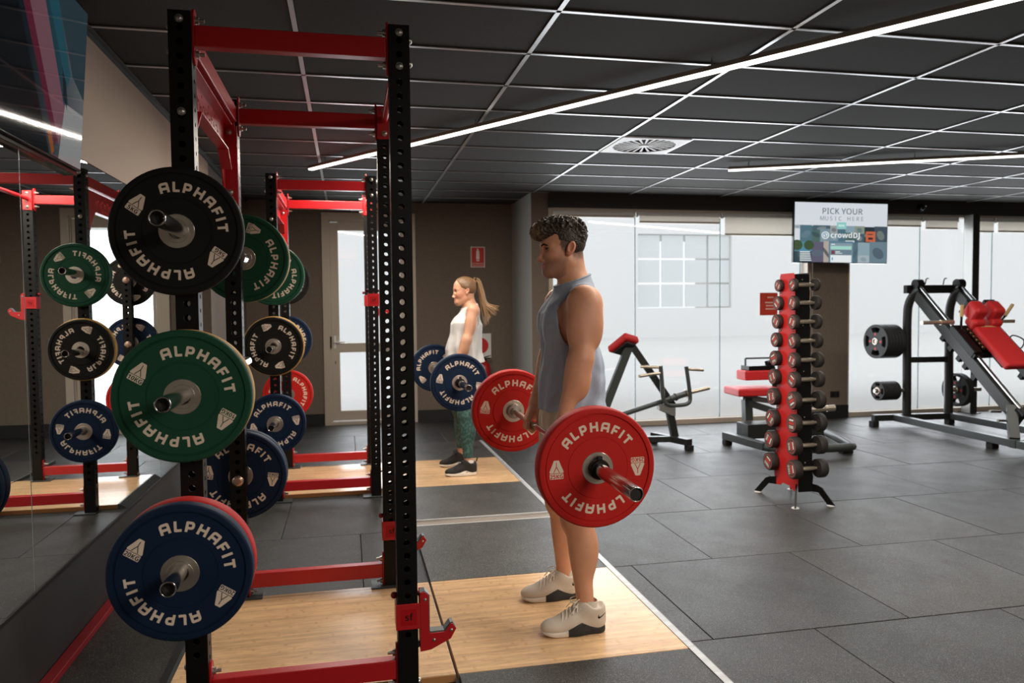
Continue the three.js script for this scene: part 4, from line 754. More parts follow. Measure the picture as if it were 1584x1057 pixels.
  const nm = canvasTex(256, 64, (c) => { c.fillStyle = '#100e0d'; c.fillRect(0, 0, 256, 64); c.strokeStyle = '#d0a070'; c.lineWidth = 7; c.beginPath(); for (let k = 0; k < 6; k++) { c.moveTo(20 + k * 38, 14); c.lineTo(40 + k * 38, 14); c.lineTo(24 + k * 38, 34); c.lineTo(42 + k * 38, 50); } c.stroke(); });
  mesh('name_strip', [new THREE.PlaneGeometry(0.40, 0.075).applyMatrix4(new THREE.Matrix4().makeBasis(dn, ac.clone().negate().cross(dn).cross(dn).normalize(), up).setPosition(S(0.98, 0.157, 0.10)))], std({ map: nm, roughness: 0.5 }), t);
  mesh('back_pad', [block(0.86, 1.52, 0.17, 0.25, 0.09, 0.46, 0.03)], M.redPad, t);
  mesh('pad_board', [block(0.86, 1.45, 0.145, 0.172, 0.12, 0.43, 0.006, 1)], M.black, t);
  mesh('label_strip', [block(0.885, 0.905, 0.248, 0.252, 0.17, 0.38, 0.001, 1)], M.tan, t);
  for (const [s0, s1] of [[0.06, 0.24], [0.31, 0.49]]) { const sp = mesh('shoulder_pad', [block(0.64, 0.84, 0.24, 0.43, s0, s1, 0.045)], M.redPad, t); mesh('pad_backing', [block(0.60, 0.655, 0.22, 0.40, s0 + 0.01, s1 - 0.01, 0.012, 2)], M.black, sp); mesh('neck_pad', [block(0.73, 0.9, 0.18, 0.31, s0 + 0.005, s1 - 0.005, 0.04)], M.redPad, sp); }
  const h1 = S(0.78, 0.10, -0.02);
  mesh('weight_horn', [rod(S(0.66, 0.12, 0.02), S(0.66, 0.12, -0.16), 0.028), rod(S(0.66, 0.12, -0.16), S(0.66, 0.12, -0.42), 0.022)], M.handle, t);
  mesh('weight_horn', [rod(S(0.66, 0.12, 0.53), S(0.66, 0.12, 0.69), 0.028), rod(S(0.66, 0.12, 0.69), S(0.66, 0.12, 0.92), 0.022)], M.handle, t);
  for (const s of [0.02, 0.54]) { const g0 = S(0.80, 0.16, s), g1 = g0.clone().add(V(s > 0.3 ? 0.10 : 0.0, 0.12, 0)), g2 = g1.clone().add(V(s > 0.3 ? 0.10 : 0.005, 0.13, 0)); const a = mesh('handle_bar', [tube([S(0.9, 0.12, s), g0, g1], 0.013, 16, 8)], M.black, t); mesh('grip', [rod(g1, g2, 0.019)], M.tan, a); }
  mesh('release_lever', [tube([S(1.05, 0.18, 0.50), S(1.02, 0.22, 0.56), S(1.12, 0.24, 0.62), S(1.2, 0.2, 0.56), S(1.18, 0.16, 0.5)], 0.008, 24, 6)], M.black, t);
  mesh('storage_peg', [rod(P(6.66, 1.03, -8.08), P(6.22, 1.03, -8.10), 0.024)], M.steel, t);
  mesh('storage_peg', [rod(P(6.66, 0.43, -8.08), P(6.22, 0.43, -8.10), 0.024)], M.steel, t);
  mesh('storage_peg', [rod(P(7.2, 0.42, -8.02), P(7.62, 0.42, -7.98), 0.024)], M.steel, t);
  // weight plates stored on the machine
  const rubber = std({ color: lin(0.022, 0.023, 0.023), roughness: 0.55 });
  const disc = (R, th) => {
    const s = new THREE.Shape(); s.absarc(0, 0, R, 0, Math.PI * 2, false);
    const hole = (a0) => { const p = new THREE.Path(), r0 = R * 0.55, r1 = R * 0.82, w = 0.42; p.absarc(0, 0, r1, a0 - w, a0 + w, false); p.absarc(0, 0, r0, a0 + w, a0 - w, true); p.closePath(); return p; };
    for (let k = 0; k < 4; k++) s.holes.push(hole(k * Math.PI / 2 + Math.PI / 2));
    const c = new THREE.Path(); c.absarc(0, 0, 0.0255, 0, Math.PI * 2, true); s.holes.push(c);
    return extr(s, th, 0.004, 20).rotateY(Math.PI / 2);
  };
  const stack = (name, label, group, R, th, n, pos, dx) => {
    let p0 = null;
    for (let k = 0; k < n; k++) {
      const lab = (k === 0 ? 'outermost ' : ['second', 'third', 'fourth', 'fifth', 'sixth', 'seventh', 'eighth'][k - 1] + ' from outside, ') + label;
      const pos2 = [pos[0] + dx * th * 1.02 * k, pos[1], pos[2]];
      if (p0) { copy(p0, lab, pos2); continue; }
      p0 = thing('grip_plate', lab, 'weight plate', pos2, 0.06, group);
      mesh('disc', disc(R, th), rubber, p0);
      mesh('hub', [new THREE.TorusGeometry(0.036, 0.011, 8, 28).rotateY(Math.PI / 2).translate(-th / 2, 0, 0), new THREE.TorusGeometry(0.036, 0.011, 8, 28).rotateY(Math.PI / 2).translate(th / 2, 0, 0)], M.steel, p0);
      for (let q = 0; q < 4; q++) mesh('marking', [bb(0.003, R * 0.12, R * 0.12, -th / 2 - 0.001, Math.sin(q * Math.PI / 2 + Math.PI / 4 * 0) * R * 0.42, Math.cos(q * Math.PI / 2) * R * 0.42)], M.redTower, p0);
    }
  };
  stack('', 'large slotted black plate on the left of the squat machine', 'large plates on the squat machine', 0.205, 0.042, 6, [6.24, 1.03, -8.09], 1);
  stack('', 'small black plate low on the left of the squat machine', 'small plates on the squat machine', 0.115, 0.03, 8, [6.27, 0.43, -8.09], 1);
  stack('', 'slotted black plate low on the right of the squat machine', 'plates on the right of the squat machine', 0.205, 0.042, 2, [7.30, 0.42, -8.01], 1);
}

// ---------------------------------------------------------------- people
// surface of a distance field on a grid (surface nets), normals from the field, colour from a function
function fieldMesh(f, lo, hi, h, col) {
  const nx = Math.ceil((hi[0] - lo[0]) / h) + 1, ny = Math.ceil((hi[1] - lo[1]) / h) + 1, nz = Math.ceil((hi[2] - lo[2]) / h) + 1;
  const val = new Float32Array(nx * ny * nz), id = (i, j, k) => (k * ny + j) * nx + i;
  for (let k = 0; k < nz; k++) for (let j = 0; j < ny; j++) for (let i = 0; i < nx; i++) val[id(i, j, k)] = f(lo[0] + i * h, lo[1] + j * h, lo[2] + k * h);
  const vid = new Int32Array(nx * ny * nz).fill(-1), pos = [], idx = [];
  const E = [[0, 1], [2, 3], [4, 5], [6, 7], [0, 2], [1, 3], [4, 6], [5, 7], [0, 4], [1, 5], [2, 6], [3, 7]], v = new Float64Array(8);
  for (let k = 0; k + 1 < nz; k++) for (let j = 0; j + 1 < ny; j++) for (let i = 0; i + 1 < nx; i++) {
    let m = 0;
    for (let c = 0; c < 8; c++) { v[c] = val[id(i + (c & 1), j + (c >> 1 & 1), k + (c >> 2))]; if (v[c] < 0) m |= 1 << c; }
    if (m === 0 || m === 255) continue;
    let x = 0, y = 0, z = 0, n = 0;
    for (const [a, b] of E) { if ((v[a] < 0) === (v[b] < 0)) continue; const t = v[a] / (v[a] - v[b]); x += (a & 1) + t * ((b & 1) - (a & 1)); y += (a >> 1 & 1) + t * ((b >> 1 & 1) - (a >> 1 & 1)); z += (a >> 2) + t * ((b >> 2) - (a >> 2)); n++; }
    vid[id(i, j, k)] = pos.length / 3; pos.push(lo[0] + (i + x / n) * h, lo[1] + (j + y / n) * h, lo[2] + (k + z / n) * h);
  }
  const quad = (a, b, c, d, s) => { if (a < 0 || b < 0 || c < 0 || d < 0) return; s ? idx.push(a, b, c, a, c, d) : idx.push(a, c, b, a, d, c); };
  for (let k = 1; k + 1 < nz; k++) for (let j = 1; j + 1 < ny; j++) for (let i = 1; i + 1 < nx; i++) {
    const a = val[id(i, j, k)] < 0;
    if (a !== val[id(i + 1, j, k)] < 0) quad(vid[id(i, j - 1, k - 1)], vid[id(i, j, k - 1)], vid[id(i, j, k)], vid[id(i, j - 1, k)], a);
    if (a !== val[id(i, j + 1, k)] < 0) quad(vid[id(i - 1, j, k - 1)], vid[id(i - 1, j, k)], vid[id(i, j, k)], vid[id(i, j, k - 1)], a);
    if (a !== val[id(i, j, k + 1)] < 0) quad(vid[id(i - 1, j - 1, k)], vid[id(i, j - 1, k)], vid[id(i, j, k)], vid[id(i - 1, j, k)], a);
  }
  const n = pos.length / 3, nor = new Float32Array(n * 3), co = new Float32Array(n * 3), e = h * 0.6;
  for (let q = 0; q < n; q++) {
    const x = pos[q * 3], y = pos[q * 3 + 1], z = pos[q * 3 + 2];
    let a = f(x + e, y, z) - f(x - e, y, z), b = f(x, y + e, z) - f(x, y - e, z), c = f(x, y, z + e) - f(x, y, z - e); const l = Math.hypot(a, b, c) || 1;
    nor[q * 3] = a / l; nor[q * 3 + 1] = b / l; nor[q * 3 + 2] = c / l;
    const k = col ? col(x, y, z, a / l, b / l, c / l) : [1, 1, 1]; co[q * 3] = k[0]; co[q * 3 + 1] = k[1]; co[q * 3 + 2] = k[2];
  }
  const g = new THREE.BufferGeometry();
  g.setAttribute('position', new THREE.Float32BufferAttribute(pos, 3)); g.setAttribute('normal', new THREE.BufferAttribute(nor, 3)); g.setAttribute('color', new THREE.BufferAttribute(co, 3)); g.setIndex(idx);
  return g;
}
const smin = (a, b, k) => { const h = Math.max(k - Math.abs(a - b), 0) / k; return Math.min(a, b) - h * h * k * 0.25; };
const smax = (a, b, k) => -smin(-a, -b, k);
const cap = (a, b, ra, rb) => { const bx_ = b[0] - a[0], by = b[1] - a[1], bz = b[2] - a[2], L = bx_ * bx_ + by * by + bz * bz; return (x, y, z) => { const px = x - a[0], py = y - a[1], pz = z - a[2], t = clamp((px * bx_ + py * by + pz * bz) / L), dx = px - t * bx_, dy = py - t * by, dz = pz - t * bz; return Math.sqrt(dx * dx + dy * dy + dz * dz) - (ra + (rb - ra) * t); }; };
const ell = (c, r) => (x, y, z) => { const a = (x - c[0]) / r[0], b = (y - c[1]) / r[1], d = (z - c[2]) / r[2], k0 = Math.sqrt(a * a + b * b + d * d); if (k0 < 1e-6) return -Math.min(...r); const k1 = Math.sqrt(a * a / (r[0] * r[0]) + b * b / (r[1] * r[1]) + d * d / (r[2] * r[2])); return k0 * (k0 - 1) / k1; };
const join = (list, k) => (x, y, z) => { let d = list[0](x, y, z); for (let i = 1; i < list.length; i++) d = smin(d, list[i](x, y, z), k); return d; };

// head in its own axes: f forward (towards -x in the room), y up, z sideways
function headField(C, s, fem) {
  const P = (list, k) => join(list, k);
  const w = fem ? 0.94 : 1;
  const skull = P([ell([0.008, 0.028, 0], [0.101, 0.092, 0.076 * w]), ell([0.04, -0.045, 0], [0.064, 0.09, 0.058 * w]), cap([-0.004, -0.07, 0.046 * w], [0.066, -0.112, 0.02], 0.019, 0.02), cap([-0.004, -0.07, -0.046 * w], [0.066, -0.112, -0.02], 0.019, 0.02), ell([fem ? 0.073 : 0.078, -0.117, 0], [fem ? 0.018 : 0.021, fem ? 0.016 : 0.019, 0.022]), ell([0.062, -0.042, 0.044 * w], [0.024, 0.022, 0.018]), ell([0.062, -0.042, -0.044 * w], [0.024, 0.022, 0.018])], 0.035);
  const brow = fem ? P([cap([0.092, 0.008, 0.012], [0.072, 0.004, 0.046], 0.009, 0.008), cap([0.092, 0.008, -0.012], [0.072, 0.004, -0.046], 0.009, 0.008)], 0.02) : P([cap([0.098, 0.004, 0.012], [0.076, 0.0, 0.048], 0.012, 0.009), cap([0.098, 0.004, -0.012], [0.076, 0.0, -0.048], 0.012, 0.009)], 0.02);
  const nose = P([cap([0.098, -0.008, 0], [fem ? 0.112 : 0.1185, -0.058, 0], 0.0072, fem ? 0.0075 : 0.0098), ell([0.108, -0.066, 0.0115], [0.012, 0.008, 0.008]), ell([0.108, -0.066, -0.0115], [0.012, 0.008, 0.008]), ell([fem ? 0.1145 : 0.1205, -0.0595, 0], [fem ? 0.0085 : 0.010, fem ? 0.007 : 0.0088, fem ? 0.0075 : 0.0095])], 0.010);
  const lf = fem ? 0.003 : 0, lips = P([cap([0.1 - lf, -0.0875, 0.004], [0.087, -0.0905, 0.021], 0.0066, 0.0035), cap([0.1 - lf, -0.0875, -0.004], [0.087, -0.0905, -0.021], 0.0066, 0.0035)], 0.008), lip2 = P([cap([0.098 - lf, -0.0995, 0], [0.086, -0.0975, 0.018], 0.0072, 0.0035), cap([0.098 - lf, -0.0995, 0], [0.086, -0.0975, -0.018], 0.0072, 0.0035)], 0.008);
  const sockets = [ell([0.103, -0.012, 0.033], [0.020, 0.0125, 0.018]), ell([0.103, -0.012, -0.033], [0.020, 0.0125, 0.018])];
  const lid = [ell([0.0795, -0.0125, 0.032], [0.0142, 0.0105, 0.0155]), ell([0.0795, -0.0125, -0.032], [0.0142, 0.0105, 0.0155])];
  const ek = fem ? 0.84 : 0.97, ear = (sg) => { const o = ell([-0.008, -0.012, sg * 0.081 * w], [0.021 * ek, 0.033 * ek, 0.012]), i = ell([-0.004, -0.008, sg * 0.094 * w], [0.0135 * ek, 0.0225 * ek, 0.0125]), lobe = ell([0.002, -0.037, sg * 0.077 * w], [0.010, 0.012, 0.007]); return (f, y, z) => { const tf = f + (y + 0.012) * 0.22; return smin(smax(o(tf, y, z), -i(tf, y, z), 0.003), lobe(f, y, z), 0.008); }; };
  const e1 = ear(1), e2 = ear(-1);
  return (X, Y, Z) => {
    const f = -(X - C[0]) / s, y = (Y - C[1]) / s, z = (Z - C[2]) / s;
    let d = smin(skull(f, y, z), brow(f, y, z), 0.018);
    d = smax(d, -sockets[0](f, y, z), 0.014); d = smax(d, -sockets[1](f, y, z), 0.014);
    d = smin(d, nose(f, y, z), 0.012); d = smin(d, Math.min(lid[0](f, y, z), lid[1](f, y, z)), 0.004);
    d = smin(d, lips(f, y, z), 0.007); d = smin(d, lip2(f, y, z), 0.006);
    d = smin(d, e1(f, y, z), 0.008); d = smin(d, e2(f, y, z), 0.008);
    return d * s;
  };
}
// fist closed round a bar along z: B bar centre, W wrist, out = +1 when the little finger side is towards the camera
function handField(B, Wr, s, out) {
  const p = (dx, dy, dz) => [B[0] + dx * s, B[1] + dy * s, B[2] + dz * s * out];
  const parts = [];
  const palm = [];
  for (let k = 0; k < 4; k++) {
    const z = [-0.031, -0.0105, 0.0105, 0.030][k], L = [0.97, 1.05, 1.0, 0.86][k], r = [0.0098, 0.0102, 0.0098, 0.0086][k] * s;
    const kn = p(-0.024 * L, 0.020, z * 1.02), m1 = p(-0.0285 * L, -0.015, z), m2 = p(-0.004, -0.0295 * L, z), tip = p(0.0215, -0.0145, z * 0.96);
    palm.push(cap([Wr[0], Wr[1], Wr[2] + z * s * out * 0.55], kn, 0.0165 * s, r * 1.18));
    parts.push(join([cap(kn, m1, r * 1.14, r * 1.02), cap(m1, m2, r * 1.02, r * 0.95), cap(m2, tip, r * 0.95, r * 0.82)], 0.005));
  }
  const th = [cap([Wr[0] + 0.008 * s, Wr[1] - 0.012 * s, Wr[2] - 0.022 * s * out], p(0.0275, 0.020, -0.040), 0.0155 * s, 0.0125 * s), cap(p(0.0275, 0.020, -0.040), p(0.0215, -0.016, -0.036), 0.0122 * s, 0.0105 * s), cap(p(0.0215, -0.016, -0.036), p(-0.004, -0.036, -0.026), 0.0105 * s, 0.0085 * s)];
  const heel = ell([(Wr[0] + B[0]) / 2 + 0.010 * s, B[1] + 0.045 * s, B[2] + 0.014 * s * out], [0.020 * s, 0.035 * s, 0.024 * s]);
  const body = join([...palm, heel], 0.016), thumb = join(th, 0.006);
  return (x, y, z) => { let d = body(x, y, z); for (const q of parts) d = smin(d, q(x, y, z), 0.005); return smin(d, thumb(x, y, z), 0.009); };
}
const skinMat = new THREE.MeshPhysicalMaterial({ color: 0xffffff, vertexColors: true, roughness: 0.52, sheen: 0.15, sheenRoughness: 0.5 });
const clothMat = (r = 0.85) => new THREE.MeshPhysicalMaterial({ color: 0xffffff, vertexColors: true, roughness: r, sheen: 0.25, sheenRoughness: 0.6 });
function put(name, g, mat, parent) { const m = new THREE.Mesh(g, mat); m.name = name; m.castShadow = m.receiveShadow = true; g.translate(-parent.position.x, -parent.position.y, -parent.position.z); parent.add(m); return m; }

// shoe: u from heel to toe along -x, v sideways, y up from the ground
function makeShoe(parent, heel, o) {
  const [hx, hy, hz] = heel, s = o.s;
  const L = (F) => (X, Y, Z) => F(-(X - hx) / s, (Y - hy) / s, (Z - hz) / s) * s;
  const upper0 = join([cap([0.045, 0.05, 0], [0.15, 0.045, 0], 0.036, 0.042), ell([0.222, 0.036, 0], [0.07, 0.036, 0.045]), cap([0.082, 0.102, 0], [0.185, 0.056, 0], 0.039, 0.032), ell([0.042, 0.062, 0], [0.040, 0.062, 0.038]), cap([0.042, 0.105, 0], [0.085, 0.115, 0], 0.036, 0.041)], 0.03);
  const topEdge = (u) => 0.112 + 0.028 * sstep(0.055, 0.105, u) + 0.016 * sstep(0.035, 0.0, u);
  const foot2 = (u, v) => { const c = (a, b, r) => Math.hypot(u - a, v - b) - r; const seg = (a, b, ra, rb) => { const t = clamp((u - a) / (b - a)); return Math.hypot(u - a - t * (b - a), v) - (ra + (rb - ra) * t); }; return smin(seg(0.042, 0.14, 0.040, 0.040), seg(0.14, 0.245, 0.046, 0.046), 0.03); };
  const sole = (u, y, v) => { const d2 = foot2(u, v), spring = 0.014 * sstep(0.22, 0.30, u), h = o.sole(u), dy = Math.max(y - h, spring - y); return smax(d2 + 0.10 * Math.max(0, y - 0.02) - 0.001, dy, 0.008); };
  const up = put('shoe_upper', fieldMesh(L((u, y, v) => smax(smax(upper0(u, y, v), 0.012 - y, 0.006), y - topEdge(u), 0.006)), [hx - 0.31 * s, hy - 0.01, hz - 0.07 * s], [hx + 0.03 * s, hy + 0.17 * s, hz + 0.07 * s], 0.0035, o.upperCol && ((X, Y, Z) => o.upperCol(-(X - hx) / s, (Y - hy) / s, (Z - hz) / s))), clothMat(0.8), parent);
  put('shoe_sole', fieldMesh(L(sole), [hx - 0.31 * s, hy - 0.01, hz - 0.07 * s], [hx + 0.03 * s, hy + 0.09 * s, hz + 0.07 * s], 0.0035, (X, Y, Z) => o.soleCol(-(X - hx) / s, (Y - hy) / s)), clothMat(0.6), parent);
  const W = (u, y, v) => V(hx - u * s, hy + y * s, hz + v * s), lace = [];
  for (let k = 0; k < 6; k++) { const u = 0.11 + k * 0.017, y = 0.137 - k * 0.0094; lace.push(tube([W(u + 0.012, y - 0.026, 0.034), W(u + 0.004, y - 0.004, 0.020), W(u, y + 0.003, 0), W(u - 0.004, y - 0.004, -0.020), W(u + 0.006, y - 0.026, -0.034)], 0.0026 * s, 12, 6)); }
  for (const v of [1, -1]) lace.push(tube([W(0.108, 0.135, 0.004 * v), W(0.125, 0.150, 0.02 * v), W(0.15, 0.135, 0.034 * v), W(0.135, 0.118, 0.026 * v), W(0.112, 0.136, 0.0)], 0.0024 * s, 16, 6), tube([W(0.108, 0.135, 0), W(0.14, 0.125, 0.03 * v), W(0.165, 0.098, 0.040 * v)], 0.0022 * s, 10, 6));
  put('laces', merge(lace), o.lace, parent);
  if (o.tongue) put('tongue', merge([new RoundedBoxGeometry(0.008 * s, 0.06 * s, 0.05 * s, 2, 0.003).rotateZ(-0.35).translate(hx - 0.094 * s, hy + 0.137 * s, hz)]), o.tongue, parent);
  // the small curved tick on the side
  const q = new THREE.Shape(); q.moveTo(0.03, 0.022); q.quadraticCurveTo(0.008, 0.006, -0.004, 0.0045); q.quadraticCurveTo(-0.014, 0.004, -0.010, 0.018); q.quadraticCurveTo(-0.022, 0.000, -0.012, -0.005); q.quadraticCurveTo(-0.004, -0.009, 0.03, 0.022);
  put('emblem', prep(extr(q, 0.002 * s)).scale(s * o.tick[3], s * o.tick[3], 1).rotateY(o.tick[4] || 0).translate(hx - o.tick[0] * s, hy + o.tick[1] * s, hz + o.tick[2] * s), M.black, parent);
  return up;
}

// ---- the man
{
  const zc = -3.41, G = PH, man = thing('person', 'man in a grey sleeveless top and pale trainers, holding a barbell at his thighs', 'person', [1.0, G, zc]);
  const C = [0.985, 1.755, zc], skin = [0.60, 0.29, 0.172];
  const HN = { w: [0.905, 1.0, zc + 0.248], b: bar1.at(-3.39 * 0 + (zc + 0.248 + 3.39)).toArray() }, HF = { w: [0.902, 1.012, zc - 0.245], b: bar1.at(zc - 0.245 + 3.39).toArray() };
  const side = (sg, h) => {
    const z = (d) => zc + sg * d, ax = sg > 0 ? 1.018 : 1.036, kx = sg > 0 ? 0.985 : 1.0;
    return [
      [ell([1.018, 1.490, z(0.192)], [0.079, 0.084, 0.066]), cap([1.022, 1.485, z(0.20)], [0.988, 1.255, z(0.243)], 0.066, 0.051), ell([0.985, 1.39, z(0.222)], [0.056, 0.10, 0.052]), ell([1.042, 1.395, z(0.225)], [0.050, 0.105, 0.05]), cap([0.985, 1.255, z(0.243)], h.w, 0.049, 0.0295), ell([0.972, 1.175, z(0.245)], [0.057, 0.105, 0.053])],
      [cap([1.005, 0.92, z(0.095)], [kx, 0.53, z(0.165)], 0.092, 0.060), cap([kx, 0.53, z(0.165)], [ax, 0.11, z(0.205)], 0.056, 0.0355), ell([(kx + ax) / 2 + 0.022, 0.395, z(0.182)], [0.056, 0.125, 0.055]), ell([kx - 0.025, 0.53, z(0.165)], [0.04, 0.05, 0.042]), cap([ax, 0.10, z(0.205)], [ax - 0.05, 0.11, z(0.207)], 0.034, 0.024)],
    ];
  };
  const [armN, legN] = side(1, HN), [armF, legF] = side(-1, HF);
  const torso = [ell([1.0, 1.39, zc], [0.112, 0.17, 0.168]), cap([1.035, 1.495, zc - 0.12], [1.035, 1.495, zc + 0.12], 0.062, 0.062), cap([1.04, 1.56, zc], [1.04, 1.50, zc + 0.14], 0.045, 0.04), cap([1.04, 1.56, zc], [1.04, 1.50, zc - 0.14], 0.045, 0.04), ell([0.942, 1.405, zc + 0.075], [0.052, 0.07, 0.08]), ell([0.942, 1.405, zc - 0.075], [0.052, 0.07, 0.08]), ell([0.998, 1.14, zc], [0.098, 0.22, 0.142]), ell([1.005, 0.95, zc], [0.115, 0.15, 0.165]), ell([1.06, 0.92, zc + 0.075], [0.085, 0.10, 0.085]), ell([1.06, 0.92, zc - 0.075], [0.085, 0.10, 0.085])];
  const neck = [cap([1.0, 1.655, zc], [1.035, 1.53, zc], 0.056, 0.062), cap([1.025, 1.70, zc], [1.045, 1.54, zc], 0.05, 0.055)];
  const fT = join(torso, 0.06), fN = join(neck, 0.03), fAN = join(armN, 0.03), fAF = join(armF, 0.03), fLN = join(legN, 0.035), fLF = join(legF, 0.035), fH = headField(C, 1, false);
  const body = (x, y, z) => { let d = fT(x, y, z); d = smin(d, fN(x, y, z), 0.05); d = smin(d, fAN(x, y, z), 0.035); d = smin(d, fAF(x, y, z), 0.035); return smin(d, smin(fLN(x, y, z), fLF(x, y, z), 0.01), 0.05); };
  const skinCol = (x, y, z) => { const n = 1 + 0.05 * N3(x * 30, y * 30, z * 30) + 0.03 * N3(x * 110, y * 110, z * 110); const r = 1 + 0.05 * N3(x * 12, y * 12, z * 12); return [skin[0] * n * r, skin[1] * n, skin[2] * n]; };
  const faceCol = (x, y, z) => {
    const f = -(x - C[0]), h = y - C[1], w = Math.abs(z - C[2]), k = skinCol(x, y, z);
    const beard = sstep(-0.045, -0.075, h - (f < 0.07 ? (0.07 - f) * 0.15 : 0)) * sstep(0.0, 0.022, f) * (1 - sstep(0.118, 0.13, f)) * sstep(-0.155, -0.138, h) * (h > -0.105 && h < -0.082 && w < 0.022 && f > 0.085 ? 0.1 : 1);
    const must = sstep(-0.071, -0.077, h) * sstep(-0.09, -0.083, h) * sstep(0.07, 0.085, f) * 0.8;
    const b = clamp(Math.max(beard, must) * (0.75 + 0.35 * N3(x * 320, y * 320, z * 320))) * 0.72;
    const lip = h > -0.106 && h < -0.081 && f > 0.086 && w < 0.022 ? 0.3 : 0, earR = f < 0.02 && w > 0.078 ? 0.16 : 0, cheek = 0.12 * Math.exp(-((f - 0.06) ** 2 + (h + 0.045) ** 2) / 0.0008);
    let c = [k[0] * (1 - b * 0.75), k[1] * (1 - b * 0.72), k[2] * (1 - b * 0.62)];
    c = [c[0], c[1] * (1 - lip - earR - cheek), c[2] * (1 - lip - earR - cheek * 0.8)];
    // cropped hair on the sides and the nape, fading into the skin
    const nz = 0.010 * N3(x * 60, y * 60, z * 60), burn = sstep(0.046, 0.034, f + nz + 0.25 * Math.max(0, -h)) * sstep(-0.034, -0.006, h + nz) * sstep(0.04, 0.05, w), nape = sstep(-0.012, -0.028, f) * sstep(-0.085, -0.02, h + nz);
    const fade = Math.max(burn, nape) * sstep(0.0815, 0.0785, w);
    return c.map((q, i) => q * (1 - fade * 0.9) + [0.035, 0.022, 0.014][i] * fade * 0.9);
  };
  const gs = [fieldMesh((x, y, z) => { const d = body(x, y, z); return y > 1.70 ? Math.max(d, y - 1.72) : Math.max(d, 0.13 - y); }, [0.78, 0.06, zc - 0.36], [1.24, 1.74, zc + 0.36], 0.0085, skinCol),
    fieldMesh((x, y, z) => Math.max(smin(fH(x, y, z), fN(x, y, z), 0.03), 1.585 - y), [0.84, 1.58, zc - 0.11], [1.10, 1.89, zc + 0.11], 0.003, faceCol)];
  for (const [h, o] of [[HN, 1], [HF, -1]]) { const g = handField(h.b, h.w, 1.04, o), fa = o > 0 ? fAN : fAF; gs.push(fieldMesh((x, y, z) => Math.max(smin(g(x, y, z), fa(x, y, z), 0.02), y - 1.045), [0.80, 0.84, h.w[2] - 0.08], [0.98, 1.05, h.w[2] + 0.08], 0.003, skinCol)); }
  put('body', mergeGeometries(gs, false), skinMat, man);
  // hair: cropped sides, curly top that hangs over the forehead
  const top = join([ell([0.01, 0.085, 0], [0.088, 0.052, 0.068]), ell([0.075, 0.078, 0], [0.058, 0.044, 0.062]), ell([0.120, 0.062, 0.004], [0.038, 0.030, 0.050]), ell([-0.055, 0.06, 0], [0.046, 0.058, 0.062])], 0.03), skullH = ell([0.004, 0.026, 0], [0.1035, 0.0945, 0.0785]);
  const curl = (f, h, z) => 0.010 * Math.abs(N3(f * 42, h * 42, z * 42)) + 0.006 * Math.abs(N3(f * 90 + 9, h * 90, z * 90)) + 0.004 * N3(f * 20, h * 20, z * 20);
  const hairF = (x, y, z) => { const f = -(x - C[0]), h = y - C[1], w = z - C[2]; const t = top(f, h, w) + curl(f, h, w) * 1.6 - 0.011; let sd = skullH(f, h, w) + 0.002 * N3(f * 160, h * 160, w * 160) - 0.001; sd = Math.max(sd, (0.012 + (f > -0.02 ? (f + 0.02) * 0.2 : 0)) - h - 0.02 * (f < -0.03 ? 3.2 : 0), f - 0.046 - 0.25 * Math.max(0, h - 0.03)); return smin(t, sd, 0.012); };
  put('hair', fieldMesh(hairF, [0.80, 1.66, zc - 0.105], [1.10, 1.92, zc + 0.105], 0.0028, (x, y, z, a, b, c) => { const f = -(x - C[0]), n = 0.75 + 0.5 * Math.abs(N3(x * 70, y * 70, z * 70)), k = sstep(0.095, 0.165, f); return [(0.028 + 0.16 * k) * n, (0.017 + 0.10 * k) * n, (0.010 + 0.055 * k) * n]; }), new THREE.MeshPhysicalMaterial({ color: 0xffffff, vertexColors: true, roughness: 0.6, sheen: 0.3, sheenRoughness: 0.4 }), man);
  const W = (f, h, z) => V(C[0] - f, C[1] + h, C[2] + z);
  for (const s of [1, -1]) {
    put('eyebrow', merge([tube([W(0.1105, 0.002, s * 0.012), W(0.105, 0.008, s * 0.026), W(0.087, 0.002, s * 0.047)], 0.0046, 14, 8)]), std({ color: lin(0.03, 0.019, 0.012), roughness: 0.8 }), man);
    put('eye', merge([ball(0.0106, C[0] - 0.0832, C[1] - 0.0145, C[2] + s * 0.0325, 1, 0.55, 1.15)]), std({ color: lin(0.22, 0.18, 0.155), roughness: 0.25 }), man);
    put('iris', merge([ball(0.0052, C[0] - 0.0895, C[1] - 0.0145, C[2] + s * 0.033, 1, 0.8, 1)]), std({ color: lin(0.02, 0.013, 0.009), roughness: 0.15 }), man);
    put('eyelash', merge([tube([W(0.0925, -0.0125, s * 0.020), W(0.0955, -0.0085, s * 0.031), W(0.0885, -0.0125, s * 0.046)], 0.0016, 14, 6)]), std({ color: lin(0.02, 0.013, 0.009), roughness: 0.8 }), man);
  }
  // sleeveless top
  const drape = (x, y, z) => { const t = sstep(1.42, 1.05, y), cx = 1.012 + 0.008 * t, rx = 0.112 + 0.034 * t, rz = 0.165 + 0.022 * t; const a = (x - cx) / rx, b = (z - zc) / rz; const k = Math.hypot(a, b); return Math.max((k - 1) * 0.13, y - 1.42, 0.98 - y); };
